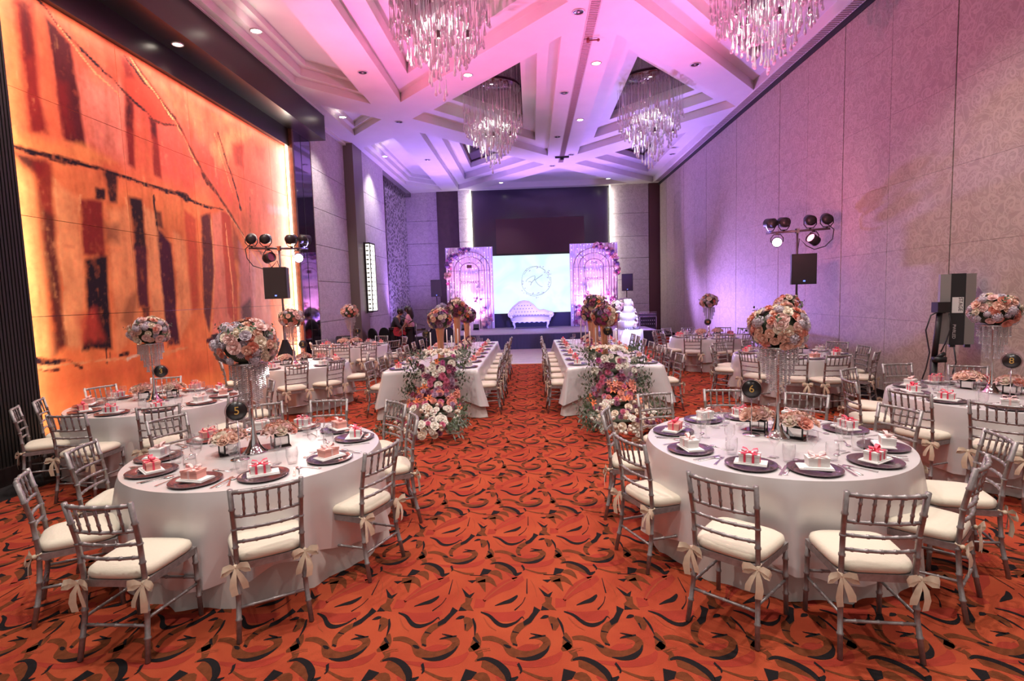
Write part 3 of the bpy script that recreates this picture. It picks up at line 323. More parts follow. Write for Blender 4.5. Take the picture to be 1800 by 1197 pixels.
def carpet_pattern():
    one = []                                   # (kind index, verts, faces) of one repeat
    for kind, z, mi in (('red', .0008, 2), ('brown', .0012, 1), ('brownpoly', .0013, 1), ('line', .0015, 3), ('black', .0018, 0), ('blackpoly', .0019, 0)):
        for st in CARPET[kind]:
            if 'poly' in kind:
                tri = tessellate_polygon([[Vector((p[0], p[1], 0)) for p in st]])
                one.append((mi, [(p[0], p[1], z) for p in st], [tuple(t) for t in tri]))
            else:
                vs = []
                for a in st: vs += [(a[0], a[1], z), (a[2], a[3], z)]
                one.append((mi, vs, [(2*i, 2*i+1, 2*i+3, 2*i+2) for i in range(len(st)-1)]))
    mats_ = [car_black, car_brown, car_red, car_line]
    V = []; F = []; MI = []
    for i in range(-12, 11):
        for j in range(-3, 13):
            ox, oy = TX+i*PX, TY+j*PY
            if ox < -5.95 or ox > 5.5 or oy > 14.2 and abs(ox) < 3.3 : continue
            if abs(ox) > oy*1.05+1.2: continue
            for mi, vs, fs in one:
                b = len(V)
                V += [(max(-5.45, min(5.62, ox+x*PX)), oy+y*PY, z) for x, y, z in vs]
                F += [tuple(k+b for k in f) for f in fs]; MI += [mi]*len(fs)
    me = bpy.data.meshes.new('carpet_pattern'); me.from_pydata(V, [], F)
    for mm in mats_: me.materials.append(mm)
    me.polygons.foreach_set('material_index', MI)
    # every face looks up
    me.update()
    import bmesh
    bm = bmesh.new(); bm.from_mesh(me)
    for f in bm.faces:
        if f.normal.z < 0: f.normal_flip()
    bm.to_mesh(me); bm.free(); me.update()
    return me
obj('carpet_pattern', carpet_pattern(), fl, kind='stuff')

# ---------------------------------------------------------------- right wall
ZR = [.12, 1.34, 2.47, 3.55, 4.68, 5.80, 6.74]
YR = [1.3, 2.6, 3.97, 5.32, 6.67, 8.02, 9.40, 10.75, 12.1, 13.42, 14.77, 16.14, 17.5, 18.85, 20.2, 21.55, 22.9, 24.25, 25.45]
wr = struct('wall_right', boxmesh('wall_right', (XR, YN, 0), (XR+.25, YB, ZC+.1), dark_gloss))
for i in range(len(YR)-1):
    g = .011 if i % 2 == 1 else .004
    g2 = .004 if i % 2 == 1 else .011
    for k in range(6):
        obj('wall_panel', boxmesh('wall_panel', (XR-.028, YR[i]+g, ZR[k]+.0015), (XR, YR[i+1]-g2, ZR[k+1]-.0015), wp_right), wr)
b = MB(); b.b2((XR-.028, YN, .12), (XR, 1.3, 6.74)); obj('wall_panel', b.mesh('wall_panel', wp_right, False), wr)
struct('baseboard_right', boxmesh('baseboard', (XR-.035, YN, 0), (XR, YB, .12), dark_gloss))
struct('trim_1', boxmesh('trim', (XR-.05, YN, 6.745), (XR+.02, YB, ZC), black))

# ---------------------------------------------------------------- back wall
wb = struct('wall_back', boxmesh('wall_back', (XL-.6, YB, 0), (XR+.3, YB+.3, ZC+.1), dark_gloss))
purple_panel = mat('dark_fabric_panel', (.075, .04, .055), .5, noise=(5, .15))
ZL = [.15, 1.33, 2.47, 3.47, 4.47, 5.53, 6.86]
def panels(parent, x0, x1, y0, y1, m=wp_left, zs=ZL):
    for k in range(len(zs)-1):
        obj('wall_panel', boxmesh('wall_panel', (x0, y0, zs[k]+.007), (x1, y1, zs[k+1]-.007), m), parent)
panels(wb, -5.87, -4.40, YB-.06, YB)
obj('dark_panel', boxmesh('dark_panel', (-4.38, YB-.16, 0), (-3.36, YB, ZC), purple_panel), wb)
panels(wb, -3.34, -2.77, YB-.30, YB)
panels(wb, 3.75, 5.50, YB-.30, YB)
obj('dark_panel', boxmesh('dark_panel', (5.52, YB-.34, 0), (XR, YB, ZC), mat('maroon_panel', (.10, .035, .04), .4)), wb)
obj('gloss_panel', boxmesh('gloss_panel', (-2.75, YB-.05, 0), (3.73, YB, ZC), mat('violet_gloss', (.035, .022, .055), .18, spec=.7)), wb)
obj('recess_panel', boxmesh('recess_panel', (-1.63, YB-.09, 3.87), (2.54, YB-.05, 5.5), mat('plum_panel', (.09, .035, .055), .5)), wb)
def pilaster_light(x, y, dirx):
    o = obj('light_strip', boxmesh('light_strip', (x-.018, y-.02, .6), (x+.018, y+.03, ZC-.03), pilaster_on), wb)
    light('pilaster_glow', 'AREA', (x+dirx*.02, y-.16, 3.9), PIL, (1, .92, .75), (x+dirx*.45, y+.1, 3.9), .05, sy=5.6)
pilaster_light(-2.75, YB-.31, -1); pilaster_light(3.73, YB-.31, 1)

# ---------------------------------------------------------------- left wall
wl = struct('wall_left', boxmesh('wall_left', (XL-.6, YN, 0), (XL-.2, YB, ZC+.1), dark_gloss))
# near dark ribbed panel
rb = MB(); rb.b2((-6.2, YN, 0), (-5.90, 6.16, 6.2))
obj('near_panel', rb.mesh('near_panel', dark_rib, False), wl)
rb = MB()
for k in range(58):
    y = 6.15-k*.042; rb.b2((-5.90, y-.026, .2), (-5.885, y, 6.2))
obj('panel_rib', rb.mesh('panel_rib', dark_rib, False), wl, kind='stuff')
struct('baseboard_left', boxmesh('baseboard', (-5.92, YN, 0), (-5.86, 13.6, .2), dark_gloss))
# band over the picture, soffit and fascia
MX, MY0, MY1, MZ0, MZ1 = -6.02, 6.17, 13.56, .30, 5.78
obj('base_band', boxmesh('base_band', (-6.2, 6.16, 0), (-5.93, MY1, MZ0), dark_gloss), wl)
obj('top_band', boxmesh('top_band', (-6.2, 6.16, MZ1), (-5.93, 14.72, 6.2), mat('dark_band', (.020, .013, .012), .3)), wl)
sf = MB(); sf.b2((-6.2, YN, 6.2), (-5.42, 14.72, ZC+.05)); struct('trim_2', sf.mesh('trim', mat('dark_soffit', (.013, .009, .009), .3), False))
obj('end_jamb', boxmesh('end_jamb', (-6.2, MY1, 0), (-5.84, MY1+.09, 6.2), brown_wood), wl)
obj('mirror_panel', boxmesh('mirror_panel', (-6.2, MY1+.1, 0), (-5.86, 14.7, 6.2), mat('violet_mirror', (.20, .15, .20), .05, .95)), wl)
obj('mirror_seam', boxmesh('mirror_seam', (-5.87, MY1+.55, 0), (-5.855, MY1+.565, 6.2), black), wl)
# cove light strips round the picture
for nm, lo, hi in (('light_strip', (-6.0, MY1-.05, MZ0), (-5.96, MY1-.005, MZ1)), ('light_strip', (-6.005, MY0+.003, MZ0), (-5.99, MY0+.015, MZ1))):
    obj(nm, boxmesh(nm, lo, hi, strip_on), wl)
ymid = (MY0+MY1)/2; zmid = (MZ0+MZ1)/2
light('cove_and_fill_glow', 'AREA', (-5.90, ymid, MZ1-.03), COVE*1.1, (1, .88, .74), (-6.02, ymid, MZ1-.45), 7.3, sy=.03)
light('cove_and_fill_glow', 'AREA', (-5.87, MY1-.03, zmid), COVE*6, (1, .86, .76), (-6.02, MY1-.6, zmid), .03, sy=5.4)
light('cove_and_fill_glow', 'AREA', (-5.88, MY0+.03, zmid), COVE*1.1, (1, .86, .68), (-6.02, MY0+.5, zmid), .03, sy=5.4)
light('cove_and_fill_glow', 'AREA', (-5.80, ymid, .24), COVE*.45, (1, .86, .68), (-6.02, ymid, 1.3), 7.2, sy=.05)
light('cove_and_fill_glow', 'AREA', (-5.5, ymid, 6.1), COVE*4.2, (1, .88, .78), (-6.05, ymid, 2.6), 7.0, sy=.06, spread=100)  # no cove here: fill light added under the soffit to brighten the mural
# wall papered bay, column, second bay, pierced metal screen
panels(wl, -6.1, -5.85, 14.73, 17.34)
struct('trim_3', boxmesh('trim', (-6.2, 17.35, 0), (-5.55, 18.28, ZC), mat('taupe_column', (.16, .125, .11), .45)))
panels(wl, -6.1, -5.56, 18.29, 20.88)
obj('dark_panel', boxmesh('dark_panel', (-6.1, 20.89, 0), (-5.87, 22.2, ZC), purple_panel), wl)
def screen_mat():
    m = bpy.data.materials.new('pierced_metal'); m.use_nodes = True; nt = m.node_tree; bb = nt.nodes['Principled BSDF']
    g = nt.nodes.new('ShaderNodeNewGeometry'); v = nt.nodes.new('ShaderNodeTexVoronoi'); v.inputs['Scale'].default_value = 5.5; v.feature = 'DISTANCE_TO_EDGE'
    nt.links.new(g.outputs['Position'], v.inputs['Vector'])
    r = nt.nodes.new('ShaderNodeValToRGB'); e = r.color_ramp.elements; r.color_ramp.interpolation = 'CONSTANT'
    e[0].color = (.80, .76, .82, 1); e[1].position = .16; e[1].color = (.03, .025, .04, 1)
    nt.links.new(v.outputs['Distance'], r.inputs[0]); nt.links.new(r.outputs[0], bb.inputs['Base Color'])
    bb.inputs['Metallic'].default_value = .8; bb.inputs['Roughness'].default_value = .25
    return m
scm = screen_mat()
for y0, y1 in ((22.2, 24.0), (24.02, 25.9)): obj('metal_screen', boxmesh('metal_screen', (-6.0, y0, 0), (-5.86, y1, ZC-.2), scm), wl)
struct('trim_4', boxmesh('trim', (-6.1, 20.89, ZC-.2), (-5.6, 25.9, ZC), dark_gloss))

# ---------------------------------------------------------------- painted wall picture, built panel by panel
PAL = dict(pale=(.80, .32, .13), amber=(.80, .25, .075), amber2=(.86, .38, .14), orange=(.78, .175, .055), orange2=(.66, .13, .05), rosy=(.70, .105, .065), rosy2=(.64, .08, .06), pinkish=(.78, .23, .16), dred=(.20, .012, .012), maroon=(.075, .007, .012),
           red=(.48, .05, .028), red2=(.62, .10, .04), black=(.014, .005, .010), purple=(.055, .006, .022), brown=(.09, .02, .014), mauve=(.50, .16, .20), mauve2=(.66, .32, .32), white=(.85, .62, .45))
POLY, LINE = json.loads(MURAL_S)
_g = np.random.RandomState(11)
def lattice(n=512): return _g.rand(n, n)
_T = lattice()
def vnoise(a, b):
    # smooth value noise from a fixed lattice
    ia = np.floor(a).astype(int); ib = np.floor(b).astype(int); fa = a-ia; fb = b-ib
    fa = fa*fa*(3-2*fa); fb = fb*fb*(3-2*fb); g = lambda i, k: _T[i % 512, k % 512]
    return (g(ia, ib)*(1-fa)+g(ia+1, ib)*fa)*(1-fb)+(g(ia, ib+1)*(1-fa)+g(ia+1, ib+1)*fa)*fb
def fbm(Y, Z, sy, sz, o=4, off=0.0):
    out = 0; amp = .5; t = 0
    for k in range(o):
        out = out+amp*vnoise(Y*sy*2**k+off+k*17.3, Z*sz*2**k+off*1.7+k*9.1); t += amp; amp *= .55
    return out/t*2-1
def paint(Y, Z):
    n1 = fbm(Y, Z, .8, .6, 5, 3); n2 = fbm(Y, Z, 3.0, 2.2, 5, 40); st = fbm(Y, Z, 9, 1.6, 4, 90); fine = fbm(Y, Z, 16, 16, 3, 150); hs = fbm(Y, Z, 2.0, 8, 4, 210)
    h = np.clip((Z-.3)/5.5, 0, 1)[..., None]
    c = np.array((.80, .185, .058))*(1-h)+np.array((.72, .118, .055))*h
    c = c*(1+.5*n1+.28*n2+.2*st)[..., None]
    c[..., 1] += .10*np.clip(n2+.4*hs, 0, 1); c[..., 2] += .03*np.clip(n2, 0, 1)
    wy = Y+.03*n2+.012*st+.008*fine; wz = Z+.05*n1+.03*n2+.012*fine
    def mixin(c, a, col): return c*(1-a[..., None])+(np.array(col)*(1+.30*n2+.22*st+.12*fine)[..., None])*a[..., None]
    def segd(ax, az, bx, bz):
        dx, dz = bx-ax, bz-az; t = np.clip(((wy-ax)*dx+(wz-az)*dz)/(dx*dx+dz*dz+1e-9), 0, 1)
        return np.hypot(wy-ax-t*dx, wz-az-t*dz)
    for pts, col, soft, alpha in POLY:
        pa = np.array(pts); mrg = soft+.15
        if pa[:, 0].max() < Y.min()-mrg or pa[:, 0].min() > Y.max()+mrg or pa[:, 1].max() < Z.min()-mrg or pa[:, 1].min() > Z.max()+mrg: continue
        d = np.full_like(Y, 9.0); inside = np.zeros(Y.shape, bool); k = len(pts)
        for i in range(k):
            (ax, az), (bx, bz) = pts[i], pts[(i+1) % k]
            d = np.minimum(d, segd(ax, az, bx, bz))
            inside ^= ((az > wz) != (bz > wz)) & (wy < (bx-ax)*(wz-az)/(bz-az+1e-9)+ax)
        sd = np.where(inside, d, -d)+soft*.8*(st+.5*fine)
        a = np.clip((sd+soft)/(2*soft), 0, 1)*min(1, alpha*1.07)*np.clip(1.08+.4*st+.35*fine+.2*n2, .4, 1)
        c = mixin(c, a, PAL[col])
    for pts, col, wd in LINE:
        d = np.full_like(Y, 9.0)
        for (ax, az), (bx, bz) in zip(pts[:-1], pts[1:]): d = np.minimum(d, segd(ax, az, bx, bz))
        ww = wd*(.75+.9*n2+.5*hs)
        c = mixin(c, np.clip((ww-d)/(.35*wd)+.5, 0, 1)*np.clip(1.0+.7*fine+.5*st, .1, 1), PAL[col])
    c = mixin(c, np.clip((st+.6*fine-.55)*2.2, 0, 1)*.30, PAL['pale']); c = mixin(c, np.clip((-hs-.5*fine-.55)*2, 0, 1)*.25, PAL['red'])
    return np.clip(c, .006, 1)
mural = thing('mural', 'huge abstract mural of orange and red columns lit along its edges', 'mural', (MX, ymid, MZ0))
mur_m = vcol_mat('mural_paint')
ys = [MY0, 8.05, 9.72, 11.47, 12.7, MY1]; zs = [MZ0, 1.85, 3.06, 4.55, MZ1]
for i in range(5):
    for k in range(4):
        ny = max(4, int((ys[i+1]-ys[i])/.021)); nz = max(4, int((zs[k+1]-zs[k])/.021))
        gy, gz = np.meshgrid(np.linspace(ys[i]+.003, ys[i+1]-.003, ny), np.linspace(zs[k]+.003, zs[k+1]-.003, nz), indexing='ij')
        col = paint(gy, gz).reshape(-1, 3)
        yy = gy.ravel()-ymid; zz = gz.ravel()-MZ0
        vs = [(0, a, c) for a, c in zip(yy, zz)]
        fs = [(p*nz+q, (p+1)*nz+q, (p+1)*nz+q+1, p*nz+q+1) for p in range(ny-1) for q in range(nz-1)]
        n0 = len(vs)
        vs += [(-.03, yy[0], zz[0]), (-.03, yy[-1], zz[0]), (-.03, yy[-1], zz[-1]), (-.03, yy[0], zz[-1])]
        a, b_, c_, d_ = 0, (ny-1)*nz, ny*nz-1, nz-1
        fs += [(n0, n0+1, b_, a), (n0+1, n0+2, c_, b_), (n0+2, n0+3, d_, c_), (n0+3, n0, a, d_)]
        me = bpy.data.meshes.new('mural_panel'); me.from_pydata(vs, [], fs); me.materials.append(mur_m)
        at = me.color_attributes.new('paint', 'FLOAT_COLOR', 'POINT')
        cc = np.ones((len(vs), 4), np.float32); cc[:n0, :3] = col; cc[n0:, :3] = (.3, .1, .05)
        at.data.foreach_set('color', cc.ravel()); me.update()
        obj('mural_panel', me, mural)

# ---------------------------------------------------------------- ceiling with triangular coffers
def inset(tri, d):
    n = len(tri); out = []
    ar = sum(tri[i][0]*tri[(i+1) % n][1]-tri[(i+1) % n][0]*tri[i][1] for i in range(n))
    sgn = 1 if ar > 0 else -1
    L = []
    for i in range(n):
        a, b_ = Vector(tri[i]), Vector(tri[(i+1) % n]); t = (b_-a).normalized(); nn = Vector((-t.y, t.x))*sgn
        L.append((a+nn*d, t))
    for i in range(n):
        (p, t), (q, s_) = L[i-1], L[i]
        den = t.x*s_.y-t.y*s_.x; k = ((q.x-p.x)*s_.y-(q.y-p.y)*s_.x)/den
        out.append((p.x+t.x*k, p.y+t.y*k))
    return out
COFF = dict(
    L1=[(-3.17, 15.3), (.70, 19.93), (.70, 10.88)], R1=[(1.76, 10.9), (1.76, 19.9), (5.68, 15.43)],
    L2=[(-3.18, 14.0), (.75, 9.65), (-3.18, 5.3)], R3=[(5.69, 14.25), (5.69, 5.1), (1.86, 9.7)],
    L3=[(-3.95, 14.04), (-3.95, 5.3), (-5.25, 6.75), (-5.25, 12.58)], L4=[(-4.02, 15.24), (-5.22, 13.95), (-5.22, 16.6)],
    L5=[(-4.1, 16.98), (-5.38, 17.95), (-5.38, 24.0), (-4.05, 25.5)], L6=[(-3.24, 16.57), (-3.28, 25.5), (.61, 21.24)],
    B=[(1.19, 21.9), (-2.2, 25.55), (4.6, 25.55)], R2=[(1.77, 21.24), (5.66, 25.5), (5.66, 17.0)],
    F1=[(.70, 8.42), (.70, -.6), (-3.17, 4.0)], F2=[(1.76, 8.42), (5.68, 4.0), (1.76, -.6)])
outer = [(-5.42, YN), (XR, YN), (XR, YB), (XL, YB), (XL, 14.73), (-5.42, 14.73)]
holes = list(COFF.values())
loops = [[Vector((x, y, 0)) for x, y in outer]]+[[Vector((x, y, 0)) for x, y in h] for h in holes]
flat = [p for lp in loops for p in lp]
tri = tessellate_polygon(loops)
cm = MB(); cm.add([(p.x, p.y, ZC) for p in flat], [tuple(t) for t in tri])
ceiling = struct('ceiling', cm.mesh('ceiling', ceil_m, False))
mirror_top = mat('dark_ceiling_mirror', (.20, .15, .19), .06, .85)
def coffer(name, tri, tiers, top_m, frame=False):
    b = MB(); cur = tri; z = ZC; n = len(tri)
    ar = sum(tri[i][0]*tri[(i+1) % n][1]-tri[(i+1) % n][0]*tri[i][1] for i in range(n))
    if ar < 0: cur = tri[::-1]
    for rise, ledge in tiers:
        up = [(x, y, z+rise) for x, y in cur]; dn = [(x, y, z) for x, y in cur]
        b.add(dn+up, [(i, (i+1) % n, n+(i+1) % n, n+i) for i in range(n)])
        z += rise
        if ledge:
            # small lip moulding under each ledge
            nx = inset(cur, ledge)
            b.add([(x, y, z) for x, y in cur]+[(x, y, z) for x, y in nx], [(i, (i+1) % n, n+(i+1) % n, n+i) for i in range(n)])
            cur = nx
    o = obj('coffer', b.mesh('coffer', ceil_m, False), ceiling)
    b = MB(); b.add([(x, y, z) for x, y in cur], [tuple(range(n))]); obj('coffer_top', b.mesh('coffer_top', top_m, False), ceiling)
    if frame:
        b = MB(); nx = inset(cur, .06)
        b.add([(x, y, z-.03) for x, y in cur]+[(x, y, z-.03) for x, y in nx], [(i, (i+1) % n, n+(i+1) % n, n+i) for i in range(n)])
        obj('coffer_frame', b.mesh('coffer_frame', brown_wood, False), ceiling)
    return z
T4 = [(.22, .45), (.26, .38), (.24, 0)]
T3 = [(.20, .28), (.22, .26), (.16, 0)]
T2 = [(.18, .2), (.16, 0)]
for nm, tr in COFF.items():
    if nm in ('L1', 'R1', 'L2', 'R3'): ZTOP = coffer(nm, tr, T4, mirror_top)
    elif nm in ('L6', 'R2'): coffer(nm, tr, T4, mirror_top, True)
    elif nm in ('L3', 'L5'): coffer(nm, tr, [(.16, .16), (.18, .14), (.12, 0)], ceil_m)
    elif nm == 'L4': coffer(nm, tr, [(.16, .12), (.14, 0)], ceil_m)
    elif nm == 'B': coffer(nm, tr, [(.25, 0)], ceil_m)
    else: coffer(nm, tr, T3, ceil_m)
# edge mouldings along the long walls
struct('trim_5', boxmesh('trim', (XL, 14.74, ZC-.07), (XL+.10, YB, ZC), white))
struct('trim_6', boxmesh('trim', (-5.42, 6, ZC-.015), (-5.38, 14.7, ZC+.01), white))
# linear air grilles
def grille(name, x0, x1, y0, y1, n):
    b = MB(); b.b2((x0-.02, y0, ZC-.012), (x0, y1, ZC)); b.b2((x1, y0, ZC-.012), (x1+.02, y1, ZC)); b.b2((x0, y0, ZC-.004), (x1, y1, ZC))
    t = thing(name, *GR[name], (0, 0, 0))
    obj('frame', b.mesh('frame', white if 'centre' not in name else mat('grille_frame', (.5, .42, .42), .5), False), t)
    s_ = MB()
    for i in range(n):
        y = y0+(y1-y0)*(i+.5)/n; s_.b2((x0, y-.012, ZC-.014), (x1, y+.012, ZC-.004))
    obj('slat', s_.mesh('slat', mat('grille_slat', (.36, .28, .29), .5), False), t, kind='stuff')
    return t
GR = {'centre_grille': ('long slatted air grille running down the middle of the ceiling', 'grille'), 'edge_grille': ('slatted air grille along the ceiling edge above the patterned wall', 'grille')}
grille('centre_grille', 1.14, 1.30, 8.6, 21.0, 200); grille('edge_grille', 5.72, 5.92, 5.5, 25.3, 260)
# sprinkler and projector bits on the centre line
sp_ = MB(); sp_.tube([(1.22, 11.0, ZC), (1.22, 11.0, ZC-.09)], .03, 10); sp_.tube([(1.22, 11.0, ZC-.05), (1.42, 11.0, ZC-.05)], .014, 8); sp_.ball((1.42, 11.0, ZC-.05), .03)
tag(obj('sprinkler_head', sp_.mesh('sprinkler_head', mat('brown_metal', (.2, .05, .06), .5))), 'small brown sprinkler pipe on the ceiling grille', 'sprinkler')
sp_ = MB(); sp_.box((1.22, 20.1, ZC-.03), (.5, .12, .05)); sp_.box((1.22, 20.1, ZC-.08), (.12, .1, .08))
tag(obj('ceiling_sensor', sp_.mesh('ceiling_sensor', black, False)), 'small dark sensor bar at the stage end of the centre grille', 'sensor')
# downlights
rim = MB().lathe([(.115, 0), (.115, -.012), (.095, -.016), (.085, 0)], 24).mesh('rim', mat('downlight_rim', (.62, .58, .6), .3, .5))
lens_on = MB().lathe([(.09, -.004), (.0001, -.010)], 20).mesh('lens', lamp_on)
bowl_off = MB().lathe([(.09, -.008), (.07, -.004), (.04, -.003), (.0001, -.003)], 20).mesh('reflector', mat('unlit_reflector', (.045, .03, .05), .12, .3))
pin = MB().lathe([(.028, -.006), (.020, -.018), (.0001, -.02)], 12).mesh('bulb', mat('unlit_bulb', (.45, .4, .5), .2, .5))
DNAMES = {}
def dl_label(x, y, on):
    side = 'by the mural soffit' if x < -4.4 else 'over the left long table' if x < -2.5 else 'near the middle grille' if x < 2.4 else 'towards the patterned wall'
    depth = 'over the front round tables' if y < 11.5 else 'halfway down the hall' if y < 16.5 else 'before the stage' if y < 20.7 else 'above the stage'
    base = ('glowing' if on else 'unlit') + ' round downlight ' + side + ', ' + depth
    k = DNAMES[base] = DNAMES.get(base, 0)+1
    return base if k == 1 else base+', '+ORD[k-1]+' one farther back'
for on, lst in ((True, LIT), (False, DARK)):
    for x, y in lst:
        t = thing('ceiling_downlight', dl_label(x, y, on), 'downlight', (x, y, ZC-.001), 0, 'downlights in the coffered ceiling')
        obj('rim', rim, t)
        if on: obj('lens', lens_on, t)
        else: obj('reflector', bowl_off, t); obj('bulb', pin, t)
t = thing('soffit_downlight', 'small downlight set in the dark soffit above the mural', 'downlight', (-5.7, 9.05, 6.199), 0)
obj('rim', rim, t, scale=.8); obj('lens', lens_on, t, scale=.8)
light('downlight_beam', 'SPOT', (-5.7, 9.05, 6.16), DL*.25, WARM, (-5.75, 9.05, 0), .05, 80, .8)
# ---------------------------------------------------------------- chiavari chair
def bamboo(path, r, rings, n=8):
    P = [Vector(p) for p in path]; L = [0.0]
    for a, b_ in zip(P[:-1], P[1:]): L.append(L[-1]+(b_-a).length)
    def at(s):
        for i in range(len(P)-1):
            if s <= L[i+1] or i == len(P)-2: return P[i].lerp(P[i+1], (s-L[i])/(L[i+1]-L[i]))
    ss = {0.0: r, L[-1]: r}
    for l in L: ss[l] = r
    for k in rings:
        c = k*L[-1]
        for dlt, f in ((-.009, 1.0), (-.004, 1.28), (.004, 1.28), (.009, 1.0)): ss[min(max(c+dlt, 0), L[-1])] = r*f
    keys = sorted(ss); b = MB(); b.tube([at(s) for s in keys], [ss[s] for s in keys], n); return b
def chair_parts():
    k = Kit()
    for sx in (-1, 1):
        k.part('leg', bamboo([(sx*.198, -.245, 0), (sx*.184, -.205, .22), (sx*.178, -.188, .44), (sx*.180, -.205, .66), (sx*.188, -.255, .905)], .0145, (.14, .3, .46, .6, .72, .86)).mesh('leg', silver))
        k.part('leg', bamboo([(sx*.205, .200, 0), (sx*.198, .190, .43)], .0145, (.3, .55, .8)).mesh('leg', silver))
    out = [(.175, -.19), (.205, .19)]
    fr = MB(); poly = [(-.19, -.20), (.19, -.20), (.212, .20), (-.212, .20)]; fr.prism(poly, .405, .445)
    k.part('seat_frame', fr.mesh('seat_frame', silver, False))
    c = MB(); prev = []
    for sc, z in ((.90, .440), (1.0, .452), (1.03, .470), (1.0, .492), (.9, .506), (.6, .513), (.0001, .515)):
        ring = []
        for j in range(28):
            a = 2*PI*j/28; ca, sa = math.cos(a), math.sin(a); e = .42
            x = math.copysign(abs(ca)**e, ca)*.202*sc; y = math.copysign(abs(sa)**e, sa)*.205*sc
            ring.append((x*(1+.14*(y/.205)*.5), y+.005, z))
        prev.append(ring)
    vs = [p for r_ in prev for p in r_]; n = 28
    c.add(vs, [(i*n+j, i*n+(j+1) % n, (i+1)*n+(j+1) % n, (i+1)*n+j) for i in range(len(prev)-1) for j in range(n)]+[tuple(range(n-1, -1, -1))])
    k.part('seat_cushion', c.mesh('seat_cushion', ivory))
    def rail(z, y, w, bow, r=.0105, rings=(.12, .31, .5, .69, .88)):
        return bamboo([(-w, y, z), (-w*.5, y-bow*.75, z), (0, y-bow, z), (w*.5, y-bow*.75, z), (w, y, z)], r, rings)
    k.part('top_rail', rail(.885, -.250, .186, .030, .0125).mesh('top_rail', silver))
    k.part('back_rail', rail(.735, -.220, .182, .028).mesh('back_rail', silver))
    k.part('back_rail', rail(.655, -.204, .179, .026, .010).mesh('back_rail', silver))
    k.part('back_rail', rail(.575, -.196, .178, .024, .010).mesh('back_rail', silver))
    for i in range(5):
        x = -.124+i*.062; b0 = .028*(1-(x/.186)**2)
        k.part('spindle', bamboo([(x, -.220-b0, .735), (x, -.250-b0, .885)], .0078, (.3, .7), 6).mesh('spindle', silver))
    k.part('stretcher', bamboo([(-.186, -.21, .19), (.186, -.21, .19)], .009, (.2, .5, .8), 6).mesh('stretcher', silver))
    k.part('stretcher', bamboo([(-.2, .193, .25), (.2, .193, .25)], .009, (.2, .5, .8), 6).mesh('stretcher', silver))
    for sx in (-1, 1): k.part('stretcher', bamboo([(sx*.186, -.205, .23), (sx*.2, .193, .21)], .009, (.25, .5, .75), 6).mesh('stretcher', silver))
    for sx in (-1, 1):
        b = MB(); o = Vector((sx*.188, -.212, .437))
        b.ball(o, (.016, .014, .015), 8, 5)
        def rb(pts, wd, d): b.ribbon([o+Vector((sx*p[0], p[1], p[2])) for p in pts], wd, d)
        for q, tw in ((1, (.2, .3, 1)), (-1, (-.2, .2, 1))):
            rb([(0, -.008, 0), (q*.03, -.03, .020), (q*.066, -.035, .012), (q*.075, -.03, -.012), (q*.045, -.022, -.018), (q*.005, -.008, -.002)], [.012, .030, .036, .036, .028, .012], tw)
        rb([(0, -.01, 0), (.014, -.03, -.05), (.020, -.034, -.10), (.012, -.03, -.155)], [.012, .032, .040, .036], (1, .25, 0))
        rb([(0, -.01, 0), (-.022, -.028, -.045), (-.040, -.034, -.09), (-.046, -.032, -.125)], [.012, .032, .040, .034], (1, -.3, .2))
        b.tube([(sx*.188, -.175, .45), o], .006, 6)
        k.part('ribbon_bow', b.mesh('ribbon_bow', beige))
    return k
CHAIR = chair_parts()
def put_chair(bx, by, face, label, group):
    # (bx, by): middle of the top rail; face: heading of the seat in degrees
    a = math.radians(face)
    CHAIR.place('chiavari_chair', label, 'chair', (bx+.25*math.cos(a), by+.25*math.sin(a), .003), a-PI/2, group)

